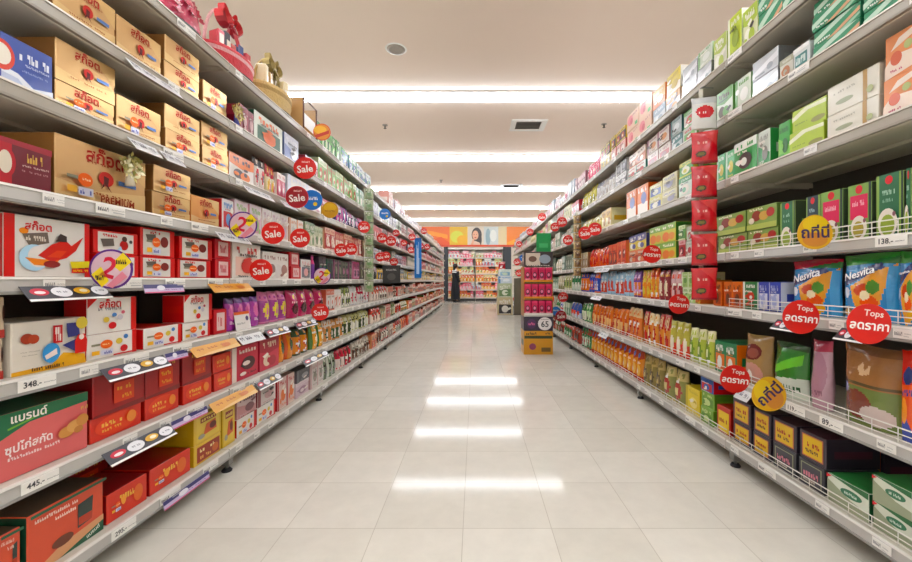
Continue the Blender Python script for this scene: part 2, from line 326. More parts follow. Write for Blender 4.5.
DES = {   # name: (shape, base, art, side, top, description, object name, category)
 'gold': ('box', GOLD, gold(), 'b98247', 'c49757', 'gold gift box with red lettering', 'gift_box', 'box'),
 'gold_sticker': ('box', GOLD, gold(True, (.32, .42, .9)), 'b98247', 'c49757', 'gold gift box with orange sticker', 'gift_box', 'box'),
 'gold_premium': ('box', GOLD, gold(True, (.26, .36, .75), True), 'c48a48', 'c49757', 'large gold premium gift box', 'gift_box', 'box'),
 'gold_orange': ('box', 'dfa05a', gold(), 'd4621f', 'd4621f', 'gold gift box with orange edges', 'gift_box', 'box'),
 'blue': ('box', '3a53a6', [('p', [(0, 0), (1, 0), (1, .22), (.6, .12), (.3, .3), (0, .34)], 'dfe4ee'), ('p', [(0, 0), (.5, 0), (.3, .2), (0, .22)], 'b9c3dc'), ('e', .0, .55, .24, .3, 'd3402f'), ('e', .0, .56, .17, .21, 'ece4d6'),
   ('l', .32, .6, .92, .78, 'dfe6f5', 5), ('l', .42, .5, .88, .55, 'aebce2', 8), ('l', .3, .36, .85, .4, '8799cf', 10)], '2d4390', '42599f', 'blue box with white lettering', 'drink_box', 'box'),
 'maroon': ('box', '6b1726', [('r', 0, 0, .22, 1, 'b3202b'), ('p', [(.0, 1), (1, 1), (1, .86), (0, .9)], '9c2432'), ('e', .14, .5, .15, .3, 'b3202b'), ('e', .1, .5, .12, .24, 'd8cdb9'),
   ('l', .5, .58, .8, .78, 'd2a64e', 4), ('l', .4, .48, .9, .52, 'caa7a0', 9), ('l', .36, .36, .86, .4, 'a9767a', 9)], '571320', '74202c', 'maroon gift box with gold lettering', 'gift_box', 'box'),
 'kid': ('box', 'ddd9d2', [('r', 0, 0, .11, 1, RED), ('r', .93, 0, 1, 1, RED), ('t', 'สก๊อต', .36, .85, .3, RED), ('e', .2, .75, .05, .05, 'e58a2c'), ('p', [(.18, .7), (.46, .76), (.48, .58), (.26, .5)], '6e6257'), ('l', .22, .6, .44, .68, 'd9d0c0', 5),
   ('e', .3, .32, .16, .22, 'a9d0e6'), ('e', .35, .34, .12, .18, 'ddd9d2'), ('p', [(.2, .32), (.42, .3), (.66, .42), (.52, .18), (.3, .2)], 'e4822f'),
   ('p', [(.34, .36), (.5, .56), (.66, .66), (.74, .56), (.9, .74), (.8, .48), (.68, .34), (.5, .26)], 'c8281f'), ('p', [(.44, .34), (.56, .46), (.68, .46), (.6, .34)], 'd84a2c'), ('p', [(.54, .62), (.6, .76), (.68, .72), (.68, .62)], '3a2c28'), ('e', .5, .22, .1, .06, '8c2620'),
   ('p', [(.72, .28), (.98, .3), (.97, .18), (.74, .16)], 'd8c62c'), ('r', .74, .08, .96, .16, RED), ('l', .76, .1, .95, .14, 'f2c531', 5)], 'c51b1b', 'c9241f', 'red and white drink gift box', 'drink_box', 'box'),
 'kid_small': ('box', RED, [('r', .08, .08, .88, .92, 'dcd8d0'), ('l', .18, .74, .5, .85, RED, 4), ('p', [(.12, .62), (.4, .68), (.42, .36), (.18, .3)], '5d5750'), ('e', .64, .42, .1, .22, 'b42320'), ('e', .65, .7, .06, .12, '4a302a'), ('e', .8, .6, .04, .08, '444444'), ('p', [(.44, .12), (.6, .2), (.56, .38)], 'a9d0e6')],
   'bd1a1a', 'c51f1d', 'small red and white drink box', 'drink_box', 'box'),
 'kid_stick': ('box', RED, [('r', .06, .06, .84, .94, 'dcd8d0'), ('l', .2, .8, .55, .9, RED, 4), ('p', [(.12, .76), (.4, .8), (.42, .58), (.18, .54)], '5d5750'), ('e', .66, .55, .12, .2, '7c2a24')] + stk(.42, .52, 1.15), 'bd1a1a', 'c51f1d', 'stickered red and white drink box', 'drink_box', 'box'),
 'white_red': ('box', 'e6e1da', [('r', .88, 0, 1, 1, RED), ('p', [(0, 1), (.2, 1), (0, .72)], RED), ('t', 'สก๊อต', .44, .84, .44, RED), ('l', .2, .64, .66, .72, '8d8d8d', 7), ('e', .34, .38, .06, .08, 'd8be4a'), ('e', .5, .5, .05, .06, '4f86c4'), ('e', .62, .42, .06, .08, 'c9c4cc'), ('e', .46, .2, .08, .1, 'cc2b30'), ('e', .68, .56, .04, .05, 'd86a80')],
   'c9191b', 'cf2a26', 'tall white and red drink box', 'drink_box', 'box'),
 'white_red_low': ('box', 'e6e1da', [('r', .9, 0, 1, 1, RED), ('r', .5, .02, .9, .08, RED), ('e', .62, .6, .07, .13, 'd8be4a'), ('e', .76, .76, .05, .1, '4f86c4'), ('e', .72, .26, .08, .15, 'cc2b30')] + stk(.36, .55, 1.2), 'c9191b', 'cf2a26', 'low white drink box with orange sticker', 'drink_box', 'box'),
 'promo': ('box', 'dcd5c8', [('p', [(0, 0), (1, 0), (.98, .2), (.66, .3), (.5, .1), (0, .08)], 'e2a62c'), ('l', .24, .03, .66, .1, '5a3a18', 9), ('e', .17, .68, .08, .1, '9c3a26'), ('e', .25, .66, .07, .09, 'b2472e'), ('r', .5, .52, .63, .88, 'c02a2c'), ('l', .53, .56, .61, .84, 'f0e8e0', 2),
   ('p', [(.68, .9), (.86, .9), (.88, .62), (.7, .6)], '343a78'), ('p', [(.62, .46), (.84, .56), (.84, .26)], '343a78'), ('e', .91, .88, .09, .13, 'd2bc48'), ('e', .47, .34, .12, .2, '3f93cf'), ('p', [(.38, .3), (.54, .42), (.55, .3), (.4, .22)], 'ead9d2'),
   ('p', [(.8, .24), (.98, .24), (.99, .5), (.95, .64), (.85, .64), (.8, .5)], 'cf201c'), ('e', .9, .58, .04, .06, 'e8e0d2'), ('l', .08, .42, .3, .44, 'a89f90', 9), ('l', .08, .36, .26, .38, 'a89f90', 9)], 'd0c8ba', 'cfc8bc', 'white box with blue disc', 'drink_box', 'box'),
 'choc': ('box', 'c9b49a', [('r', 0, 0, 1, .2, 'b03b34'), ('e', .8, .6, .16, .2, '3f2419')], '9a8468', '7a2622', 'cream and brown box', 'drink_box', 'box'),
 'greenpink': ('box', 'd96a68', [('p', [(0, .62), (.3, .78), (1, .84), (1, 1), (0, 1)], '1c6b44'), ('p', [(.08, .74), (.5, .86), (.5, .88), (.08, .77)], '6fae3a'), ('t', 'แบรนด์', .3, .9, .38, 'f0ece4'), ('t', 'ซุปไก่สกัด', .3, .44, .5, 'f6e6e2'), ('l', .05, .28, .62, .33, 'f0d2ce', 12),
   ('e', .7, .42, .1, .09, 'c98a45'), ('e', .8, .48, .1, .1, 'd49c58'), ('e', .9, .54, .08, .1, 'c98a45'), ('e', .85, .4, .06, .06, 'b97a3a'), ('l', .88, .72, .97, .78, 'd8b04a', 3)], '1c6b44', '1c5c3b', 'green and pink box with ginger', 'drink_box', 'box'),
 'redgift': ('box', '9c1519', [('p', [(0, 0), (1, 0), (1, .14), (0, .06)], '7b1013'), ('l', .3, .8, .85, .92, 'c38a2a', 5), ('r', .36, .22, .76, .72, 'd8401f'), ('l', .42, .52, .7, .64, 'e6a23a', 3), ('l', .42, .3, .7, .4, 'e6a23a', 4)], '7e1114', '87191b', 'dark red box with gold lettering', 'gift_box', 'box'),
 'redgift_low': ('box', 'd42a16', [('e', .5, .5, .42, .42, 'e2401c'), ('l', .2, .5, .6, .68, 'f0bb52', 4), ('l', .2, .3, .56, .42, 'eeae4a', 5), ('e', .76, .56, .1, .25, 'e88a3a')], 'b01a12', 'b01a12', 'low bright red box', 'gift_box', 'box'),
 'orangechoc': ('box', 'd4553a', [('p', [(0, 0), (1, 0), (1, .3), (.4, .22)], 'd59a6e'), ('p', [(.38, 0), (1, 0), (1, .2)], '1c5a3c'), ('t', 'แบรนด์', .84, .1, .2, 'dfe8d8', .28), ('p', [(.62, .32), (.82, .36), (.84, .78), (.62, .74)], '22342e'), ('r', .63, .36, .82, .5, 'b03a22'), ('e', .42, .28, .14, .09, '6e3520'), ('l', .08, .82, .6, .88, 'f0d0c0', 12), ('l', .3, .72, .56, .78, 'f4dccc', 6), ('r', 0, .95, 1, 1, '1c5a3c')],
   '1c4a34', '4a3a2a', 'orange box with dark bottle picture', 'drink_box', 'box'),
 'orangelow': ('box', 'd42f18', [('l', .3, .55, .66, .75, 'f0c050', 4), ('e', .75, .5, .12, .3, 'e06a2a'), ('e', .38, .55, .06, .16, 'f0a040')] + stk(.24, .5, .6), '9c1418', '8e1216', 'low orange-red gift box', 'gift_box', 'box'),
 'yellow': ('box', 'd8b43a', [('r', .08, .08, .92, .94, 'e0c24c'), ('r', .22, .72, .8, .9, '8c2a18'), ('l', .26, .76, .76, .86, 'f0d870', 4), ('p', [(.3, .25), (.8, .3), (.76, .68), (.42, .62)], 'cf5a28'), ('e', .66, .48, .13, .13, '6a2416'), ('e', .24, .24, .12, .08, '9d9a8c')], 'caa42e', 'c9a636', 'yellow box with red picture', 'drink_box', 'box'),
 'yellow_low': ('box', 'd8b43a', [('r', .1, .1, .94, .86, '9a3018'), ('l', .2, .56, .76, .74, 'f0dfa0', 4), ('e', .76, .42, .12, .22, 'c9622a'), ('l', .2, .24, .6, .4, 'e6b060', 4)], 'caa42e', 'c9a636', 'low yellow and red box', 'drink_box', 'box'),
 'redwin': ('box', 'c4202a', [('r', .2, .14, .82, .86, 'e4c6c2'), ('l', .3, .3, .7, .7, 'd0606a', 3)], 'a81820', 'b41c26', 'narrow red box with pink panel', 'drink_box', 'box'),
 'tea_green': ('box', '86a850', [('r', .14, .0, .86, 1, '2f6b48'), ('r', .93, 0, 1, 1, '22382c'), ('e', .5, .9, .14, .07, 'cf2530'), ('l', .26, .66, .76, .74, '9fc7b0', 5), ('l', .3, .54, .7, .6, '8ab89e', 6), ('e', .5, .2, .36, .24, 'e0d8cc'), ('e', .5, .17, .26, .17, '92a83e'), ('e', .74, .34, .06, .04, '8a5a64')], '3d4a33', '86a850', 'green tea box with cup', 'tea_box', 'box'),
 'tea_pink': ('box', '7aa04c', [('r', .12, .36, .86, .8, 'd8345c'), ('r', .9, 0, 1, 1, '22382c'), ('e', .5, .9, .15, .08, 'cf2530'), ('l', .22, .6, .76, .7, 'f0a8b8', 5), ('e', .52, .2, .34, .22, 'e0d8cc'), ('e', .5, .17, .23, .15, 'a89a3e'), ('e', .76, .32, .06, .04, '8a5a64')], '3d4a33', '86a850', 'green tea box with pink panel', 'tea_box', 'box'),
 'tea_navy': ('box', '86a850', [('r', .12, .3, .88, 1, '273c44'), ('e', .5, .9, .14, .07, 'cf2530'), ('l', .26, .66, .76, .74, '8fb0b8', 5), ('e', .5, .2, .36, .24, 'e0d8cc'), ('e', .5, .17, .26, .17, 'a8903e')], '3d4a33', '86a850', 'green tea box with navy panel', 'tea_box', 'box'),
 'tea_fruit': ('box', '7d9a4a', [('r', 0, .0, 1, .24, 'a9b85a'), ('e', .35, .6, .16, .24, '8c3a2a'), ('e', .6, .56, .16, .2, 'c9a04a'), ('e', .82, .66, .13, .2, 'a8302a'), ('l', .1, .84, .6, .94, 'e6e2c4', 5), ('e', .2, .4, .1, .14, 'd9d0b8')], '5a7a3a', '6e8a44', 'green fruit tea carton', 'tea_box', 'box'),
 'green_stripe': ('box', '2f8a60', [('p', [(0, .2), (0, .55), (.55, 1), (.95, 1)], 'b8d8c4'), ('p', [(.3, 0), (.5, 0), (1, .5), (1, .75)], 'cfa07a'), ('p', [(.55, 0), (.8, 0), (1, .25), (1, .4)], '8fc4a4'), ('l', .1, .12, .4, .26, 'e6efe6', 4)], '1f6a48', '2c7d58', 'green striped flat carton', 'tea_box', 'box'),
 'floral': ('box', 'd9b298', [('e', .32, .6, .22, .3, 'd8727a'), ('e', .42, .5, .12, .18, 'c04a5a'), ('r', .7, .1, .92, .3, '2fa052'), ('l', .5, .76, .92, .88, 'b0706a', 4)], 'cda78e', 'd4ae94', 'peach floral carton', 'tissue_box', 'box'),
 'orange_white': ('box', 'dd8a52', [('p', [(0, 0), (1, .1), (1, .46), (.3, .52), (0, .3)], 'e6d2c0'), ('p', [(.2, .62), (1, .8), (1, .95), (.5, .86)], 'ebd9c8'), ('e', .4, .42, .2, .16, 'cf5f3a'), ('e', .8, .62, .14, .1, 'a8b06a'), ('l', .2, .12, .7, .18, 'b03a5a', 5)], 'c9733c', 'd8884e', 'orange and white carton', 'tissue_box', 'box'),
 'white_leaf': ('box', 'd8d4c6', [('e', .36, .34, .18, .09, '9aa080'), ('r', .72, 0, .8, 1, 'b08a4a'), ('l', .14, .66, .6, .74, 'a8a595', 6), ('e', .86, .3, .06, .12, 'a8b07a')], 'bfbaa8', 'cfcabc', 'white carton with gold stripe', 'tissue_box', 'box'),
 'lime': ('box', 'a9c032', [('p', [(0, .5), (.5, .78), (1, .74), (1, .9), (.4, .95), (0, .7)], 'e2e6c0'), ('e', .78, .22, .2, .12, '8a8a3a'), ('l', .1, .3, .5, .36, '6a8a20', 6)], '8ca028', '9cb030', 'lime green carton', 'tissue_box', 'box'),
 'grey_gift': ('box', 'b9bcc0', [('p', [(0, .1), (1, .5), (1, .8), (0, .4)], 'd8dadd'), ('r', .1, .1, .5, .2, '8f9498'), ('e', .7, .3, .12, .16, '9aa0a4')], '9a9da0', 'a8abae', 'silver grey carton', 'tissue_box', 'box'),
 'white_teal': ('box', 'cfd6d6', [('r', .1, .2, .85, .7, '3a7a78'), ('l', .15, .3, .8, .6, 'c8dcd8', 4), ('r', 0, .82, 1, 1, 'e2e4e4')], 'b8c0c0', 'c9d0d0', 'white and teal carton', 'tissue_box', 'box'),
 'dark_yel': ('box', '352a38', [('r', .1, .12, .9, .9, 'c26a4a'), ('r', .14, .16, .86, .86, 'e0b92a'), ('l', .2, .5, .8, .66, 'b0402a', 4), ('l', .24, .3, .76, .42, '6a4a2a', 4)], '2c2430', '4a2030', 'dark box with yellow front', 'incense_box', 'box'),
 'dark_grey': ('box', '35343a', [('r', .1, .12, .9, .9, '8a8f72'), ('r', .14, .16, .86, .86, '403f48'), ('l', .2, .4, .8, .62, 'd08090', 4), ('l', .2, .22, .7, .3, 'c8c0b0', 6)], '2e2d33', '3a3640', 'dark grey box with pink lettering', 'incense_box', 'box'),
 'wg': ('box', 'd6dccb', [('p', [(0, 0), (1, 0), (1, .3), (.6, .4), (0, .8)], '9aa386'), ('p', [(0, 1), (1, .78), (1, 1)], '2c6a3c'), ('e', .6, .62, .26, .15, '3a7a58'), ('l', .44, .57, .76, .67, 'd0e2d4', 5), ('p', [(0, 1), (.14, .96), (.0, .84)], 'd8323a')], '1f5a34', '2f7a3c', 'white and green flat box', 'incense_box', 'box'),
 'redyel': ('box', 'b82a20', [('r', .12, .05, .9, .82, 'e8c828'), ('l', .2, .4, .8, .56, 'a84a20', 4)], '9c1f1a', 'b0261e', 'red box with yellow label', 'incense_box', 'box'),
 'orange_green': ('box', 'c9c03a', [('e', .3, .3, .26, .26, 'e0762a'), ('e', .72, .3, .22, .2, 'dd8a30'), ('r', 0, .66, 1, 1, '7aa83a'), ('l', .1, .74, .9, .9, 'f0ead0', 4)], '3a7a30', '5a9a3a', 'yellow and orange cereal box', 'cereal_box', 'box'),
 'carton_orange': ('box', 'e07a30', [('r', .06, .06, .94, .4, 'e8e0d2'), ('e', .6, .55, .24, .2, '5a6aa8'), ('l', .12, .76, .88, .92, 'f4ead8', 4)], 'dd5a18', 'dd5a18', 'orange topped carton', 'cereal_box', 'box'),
}
for nm_, (p0, p1, top_, txt_) in {'creamer_red': ('2f86c0', 'b02a44', 'b8283e', 'red-topped'), 'creamer_green': ('2f86c0', '2a8a3a', '3a9a3c', 'green-topped')}.items():
    DES[nm_] = ('bag', p0, [('r', 0, .84, 1, 1, top_), ('p', [(0, .84), (.4, .84), (1, .95), (1, .84)], '2a7a3a'), ('p', [(.06, .62), (.8, .86), (.86, .74), (.12, .5)], '24386e'), ('p', [(.3, .52), (.98, .84), (.74, .02), (.5, .0)], 'dd9a3c'), ('e', .55, .46, .16, .09, 'c04a2a'), ('e', .72, .5, .1, .1, '4f8a34'), ('e', .66, .28, .13, .1, 'e0582a'), ('e', .6, .38, .08, .07, 'ead9b0'), ('e', .72, .14, .1, .08, 'd8a02c'),
        ('e', .2, .42, .1, .08, 'd8dfe8'), ('e', .2, .14, .16, .08, '8a5a3a'), ('e', .2, .12, .1, .05, 'd8a860'), ('r', .88, 0, 1, .8, '3f9ad2'), ('t', 'Nesvita', .46, .71, .6, 'eef2f8', .22)], None, None, f'{txt_} blue cereal drink bag', 'cereal_bag', 'bag')
DES['brownbag'] = ('bag', '9a6a3c', [('r', 0, .9, 1, 1, '7c5230'), ('p', [(.35, .72), (.45, .8), (.5, .68), (.6, .78), (.62, .66), (.42, .62)], 'd8b48a'), ('r', 0, 0, 1, .48, '6a7a3c'), ('e', .4, .26, .26, .18, '7a3a2c'), ('e', .7, .16, .24, .12, 'c9b8b0'), ('e', .14, .44, .1, .07, '8a8fbe'), ('r', 0, .5, 1, .54, '5a4a2c')], None, None, 'large brown bag with clear front', 'snack_bag', 'bag')
DES['orangebag'] = ('bag', 'd8501f', [('r', 0, .62, 1, 1, 'c22a20'), ('e', .6, .72, .3, .1, '27366e'), ('l', .1, .5, .9, .58, '3a3a80', 5), ('p', [(0, .1), (.5, .3), (1, .04), (1, 0), (0, 0)], '3a4a9a'), ('e', .4, .34, .24, .14, 'e8902c')], None, None, 'red and orange bag with blue logo', 'snack_bag', 'bag')
DES['pinkbag'] = ('bag', 'b892a0', [('r', 0, .84, 1, 1, 'b04058'), ('e', .5, .5, .4, .34, 'a87a8c'), ('l', .2, .2, .8, .26, '7a5262', 5)], None, None, 'pink bag twisted shut', 'snack_bag', 'bag')
DES['greenwhite'] = ('bag', '2f7a2c', [('p', [(.0, 0), (1, 0), (1, .4), (0, .3)], 'c9d4c4'), ('p', [(.1, .5), (.9, .84), (.9, .64), (.1, .36)], '6ac03a'), ('l', .1, .12, .9, .24, '2a5a30', 6), ('r', 0, .9, 1, 1, '1c4a22')], None, None, 'green and white snack bag', 'snack_bag', 'bag')
DES['brownpink'] = ('bag', '9a7a4a', [('e', .46, .66, .34, .16, '6a2c26'), ('e', .5, .64, .2, .1, '8a4a3c'), ('e', .5, .24, .34, .2, 'c08878'), ('e', .4, .2, .1, .08, 'e8d8cc')], None, None, 'tan bag with red beans', 'snack_bag', 'bag')
DES['amberbag'] = ('bag', 'd88428', [('r', 0, 0, 1, .16, 'b03a20'), ('p', [(0, 1), (1, 1), (1, .72), (.5, .64), (0, .76)], 'a83a22'), ('e', .5, .36, .32, .2, 'e8b248'), ('e', .4, .32, .12, .09, 'ead2a0'), ('e', .5, .82, .2, .08, '3f6ab0'), ('l', .2, .56, .8, .63, 'f0dcb0', 4)], None, None, 'amber bag with blue oval', 'snack_bag', 'bag')
DES['redsachet'] = ('bag', 'c4202a', [('p', [(.3, 1), (1, 1), (1, .5)], 'd84a4a'), ('e', .34, .28, .2, .1, '3a2a1c'), ('e', .34, .28, .14, .06, '7a6a2a'), ('l', .2, .6, .8, .7, 'e8b0a8', 4), ('r', 0, 0, 1, .06, '8c1a22')], None, None, 'red sachet hanging on strip', 'snack_sachet', 'sachet')
DES['whitesachet'] = ('bag', 'd8d6d2', [('e', .5, .52, .36, .2, 'c82a30'), ('l', .24, .46, .76, .58, 'f0dcd8', 4), ('r', 0, .8, 1, 1, 'c2c4c6')], None, None, 'white sachet with red oval', 'snack_sachet', 'sachet')
DES['cutesachet'] = ('bag', 'a83aa0', [('e', .5, .56, .34, .24, 'd86aa8'), ('r', 0, .84, 1, 1, '5a2a7a'), ('l', .2, .2, .8, .3, 'e8c0dc', 4), ('e', .7, .3, .16, .1, '4a2a6a')], None, None, 'purple drink pouch', 'drink_pouch', 'pouch')
DES['magenta'] = ('bag', 'b02a58', [('e', .5, .34, .32, .2, '3f1424'), ('e', .5, .72, .24, .14, 'd4688a'), ('e', .4, .76, .12, .08, 'e6c04a'), ('l', .2, .52, .8, .6, 'f0c8d0', 4)], None, None, 'magenta coffee pouch', 'drink_pouch', 'pouch')

# ------------------------------------------------------------------ products on the shelves
items = []; _mesh = {}
def get_mesh(design, w, h, d, seed=0, far=False):
    key = (design, round(w, 3), round(h, 3), round(d, 3), seed)
    if key in _mesh: return _mesh[key]
    if isinstance(design, tuple):
        kind, b, c2, c3 = design[:4]; art = gen_art(seed, b, c2, c3); side = c2; top = b; nm = 'package'
    else:
        kind, b, art, side, top = DES[design][:5]; nm = DES[design][6]
    if kind == 'box': me = box_mesh(nm, w, h, d, b, art, side, top, seed); me.materials.append(M_FOIL if isinstance(design, str) and design[:4] in ('gold', 'grey') else M_CARD)
    else:
        big = not isinstance(design, tuple)
        me = bag_mesh(nm, w, h, d, b, art, side, top, seed, *((44, 56) if big and h > .21 else (24, 30) if big else (12, 14) if not far else (6, 8))); me.materials.append(M_FILM)
    _mesh[key] = me; return me
NAMES = {'box': ('grocery_box', 'box'), 'bag': ('snack_bag', 'bag')}
def info(design):
    if isinstance(design, tuple):
        nm, cat = NAMES[design[0]]
        for wd_, n2 in (('tea carton', 'tea_carton'), ('packet', 'grocery_packet'), ('carton', 'grocery_carton'), ('pouch', 'drink_pouch')):
            if wd_ in design[4]: nm = n2; cat = wd_.split()[-1]; break
        return design[4], (design[5] if len(design) > 5 else nm), (design[6] if len(design) > 6 else cat)
    return DES[design][5], DES[design][6], DES[design][7]
def surf(side, tier): return (ZL if side == 'L' else ZR)[tier]
def put(side, tier, y, design, w, h, d, seed, stack=(0, 1), z=None, inset=.03, far=False, jit=1, tilt=0):
    sg = -1 if side == 'L' else 1; X = (LX if side == 'L' else RX)+inset
    desc, nm, cat = info(design)
    me = get_mesh(design, w, h, d, seed, far)
    r = random.Random(int(y*1e4)+tier*77+stack[0]*7)
    o = link(nm, me, None, None, (sg*(X+r.uniform(0, .012)*jit), y, (surf(side, tier) if z is None else z)+.0008), (PI/2 if side == 'L' else -PI/2)+math.radians(r.uniform(-.8, .8)*jit+tilt))
    items.append((o, desc, cat, side, tier, y, stack)); return o
def ydep(side, px, inset=.03):
    X = (LX if side == 'L' else RX)+inset
    return F*X/abs(px-VPX)
_sd = [100]
def run(side, tier, x0, x1, n, design, h, d=.2, inset=.03, wd=.12, fill=.985):
    ya, yb = sorted((ydep(side, x0, inset), ydep(side, x1, inset)))
    if not n: n = max(1, round((yb-ya)/wd))
    step = (yb-ya)/n; w = step*fill-.003; _sd[0] += 1
    hs = h if isinstance(h, list) else [h]
    ds = design if isinstance(design, list) else [design]*len(hs)
    if isinstance(ds[0], str) and DES[ds[0]][0] == 'bag' or isinstance(ds[0], tuple) and ds[0][0] == 'bag': d = min(d, .09, w*.7)
    for k in range(n):
        z = surf(side, tier)
        for j, hh in enumerate(hs):
            dj = ds[j]; var = 0; tl = 0
            if isinstance(dj, tuple) and n >= 4:
                var = (k//2) % 2
                if var: dj = (dj[0], dj[1], dj[3], dj[2])+dj[4:]
                if dj[0] == 'bag': tl = rng.uniform(-5, 5)
            put(side, tier, ya+step*(k+.5), dj, w*(.93 if tl else 1), hh*(1-.04*var), d*(1-.001*var), _sd[0]+j*1000+var*500, (j, len(hs)), z, inset+(.008 if tl else 0), tilt=tl)
            z += hh+.0012
def T(kind, b, c2, c3, desc, nm=None, cat=None):
    return (kind, b, c2, c3, desc) + ((nm, cat) if nm else ())
B_ = lambda *a: T('box', *a)
G_ = lambda *a: T('bag', *a)

# left side, top to bottom ------------------------------------------------
R = lambda t, *a, **k: run('L', t, *a, **k)
R(0, 318, 340, 6, B_('5fae4a', '2f7a34', 'd8e6c0', 'green and cream carton'), .2)
R(0, 341, 356, 4, B_('4f9a58', 'd6dfd8', '3a5aa0', 'green and blue carton'), .18)
R(0, 357, 371, 5, B_('cfd8d6', '5a9a78', '3f5a9a', 'pale carton with blue print'), .17)
R(1, 44, 51, 1, B_('3a4aa0', 'c8d0e8', 'd8a040', 'small blue box'), .12)
R(1, 52, 116, 1, 'gold', .145); R(1, 118, 163, 1, 'gold', .145); R(1, 165, 200, 1, ['gold', 'gold'], [.098, .108]); R(1, 203, 227, 1, 'gold_sticker', .135)
R(1, 240, 255, 2, B_('7a1a2c', 'a83848', 'caa0a0', 'maroon carton with pale print'), .15)
R(1, 256, 284, 1, B_('d6ddd0', '1f5a40', 'e06a2a', 'white box with green base'), .19); R(1, 285, 299, 1, B_('c9cede', '7a88b8', 'e8e8f0', 'pale blue and white box'), .19)
R(1, 306, 318, 3, B_('d0cbd2', 'a83848', 'e8e4e4', 'white carton with red print'), .14)
R(1, 319, 356, 10, B_('7fae58', 'd8dfb0', 'c8503a', 'light green tea carton'), .2); R(1, 357, 368, 4, B_('2f7a40', '9ac08a', 'e0e0c8', 'dark green tea carton'), .2)
R(2, 0, 54, 1, 'blue', .14); R(2, 57, 117, 1, ['gold_sticker', 'gold'], [.085, .13]); R(2, 119, 163, 1, 'gold_sticker', .14); R(2, 165, 200, 1, ['gold_sticker', 'gold'], [.098, .103]); R(2, 203, 229, 1, ['gold_sticker', 'gold_sticker'], [.105, .115])
R(2, 231, 256, 1, B_('ded6d0', 'e0762a', '3a2a30', 'white box with orange base'), .145)
R(2, 257, 268, 2, G_('d8ccc4', '2a2228', 'c03040', 'black and white pouch'), .2); R(2, 268, 278, 2, G_('d8cca0', 'b02a34', 'e0b050', 'cream and red pouch'), .19); R(2, 278, 287, 2, B_('b82840', 'e8d8d0', 'd88090', 'red and pink carton'), .17)
R(2, 288, 322, 2, B_('e0dcd8', 'd0d4e0', 'c4a0a8', 'plain white carton'), .2); R(2, 323, 333, 2, B_('a82430', 'e0c050', 'd8d0c8', 'red and yellow carton'), .16)
R(2, 338, 350, 4, G_('4a3a78', 'd0c8d8', 'c05a98', 'violet drink pouch'), .2); R(2, 350, 368, 7, G_('3f3a58', 'c878a8', 'd8d0d8', 'dark pouch with pink print'), .17)
R(3, 0, 55, 1, 'maroon', .135); R(3, 57, 149, 1, 'gold_premium', .2, d=.22); R(3, 153, 191, 1, ['gold_sticker', 'gold_sticker'], [.1, .106]); R(3, 193, 221, 1, 'gold_orange', .135)
R(3, 222, 234, 1, B_('d8d4d2', 'c8383a', '5a8ac0', 'white box with red top'), .16); R(3, 236, 262, 2, B_('dfd0d8', 'e0a8b8', '9ac07a', 'pale pink carton'), .18); R(3, 263, 289, 3, B_('e0d8d4', 'd8b8a8', 'c8a0b0', 'cream carton with pink print'), .18)
R(3, 290, 304, 2, B_('dcd6cc', 'd89060', 'c8c0b8', 'cream carton with orange print'), .18); R(3, 305, 324, 4, B_('b8c09a', '6a8a5a', 'e0dcc8', 'sage green carton'), .19)
R(3, 325, 362, 9, B_('b8302c', 'd8a888', 'e8d8c8', 'red carton with beige print'), .2); R(3, 363, 369, 2, B_('9a8a5a', '7a3a2a', 'd8c8a0', 'olive carton'), .2)
R(4, 0, 5, 1, G_('6a9a3a', '2a2a1c', 'd87030', 'green snack pouch'), .2); R(4, 6, 93, 1, 'kid', .18, d=.22); R(4, 95, 140, 1, ['kid_small', 'kid_small'], [.083, .083]); R(4, 143, 178, 1, ['kid_stick', 'kid_stick'], [.085, .115]); R(4, 180, 213, 1, ['kid_stick', 'kid_stick'], [.085, .1])
R(4, 216, 232, 1, ['redwin', 'redwin'], [.1, .1]); R(4, 233, 262, 1, B_('e4dfd8', 'e8c0b0', 'd0403a', 'white box with faint red print'), .2); R(4, 263, 290, 2, B_('e0dad4', 'd8d0cc', '9a7068', 'white carton with brown figure'), .17); R(4, 291, 301, 1, ['redwin', 'redwin'], [.09, .1]); R(4, 302, 312, 1, B_('dfd8d6', '6a6a78', 'e0a0a0', 'white carton with grey print'), .15)
R(4, 320, 334, 4, B_('2a2030', '4a3a48', '206a50', 'dark purple carton'), .19); R(4, 335, 352, 5, B_('2c3a34', 'b06a90', '8a8a78', 'dark green carton with pink print'), .18); R(4, 353, 360, 2, B_('c03a78', 'e0a0c0', '4a2a4a', 'magenta carton'), .19); R(4, 361, 369, 3, B_('3a3a30', '6a6a48', 'a0a080', 'dark olive carton'), .2)
R(5, 0, 8, 1, ['choc', 'choc'], [.113, .113]); R(5, 10, 87, 1, 'promo', .152, d=.2); R(5, 89, 139, 1, ['white_red_low', 'white_red'], [.085, .125], d=.08); R(5, 143, 182, 1, 'white_red_low', .082); R(5, 184, 212, 1, ['white_red_low', 'white_red'], [.08, .125], d=.1); R(5, 214, 227, 1, 'redwin', .125)
R(5, 229, 262, 4, 'cutesachet', .175); R(5, 263, 290, 3, G_('9a3a88', 'd070a0', 'd8c048', 'purple pouch with yellow flower'), .2); R(5, 291, 326, 4, 'magenta', .2)
R(5, 327, 342, 4, B_('e0d4cc', 'd86a50', 'e8e4e0', 'white and orange carton'), .19); R(5, 343, 352, 3, G_('d6d6c8', '8a9a4a', '4a4a48', 'white pouch with green print'), .2); R(5, 353, 371, 6, G_('dcd8d6', 'c8c8cc', 'c0304a', 'white milk powder pouch'), .21)
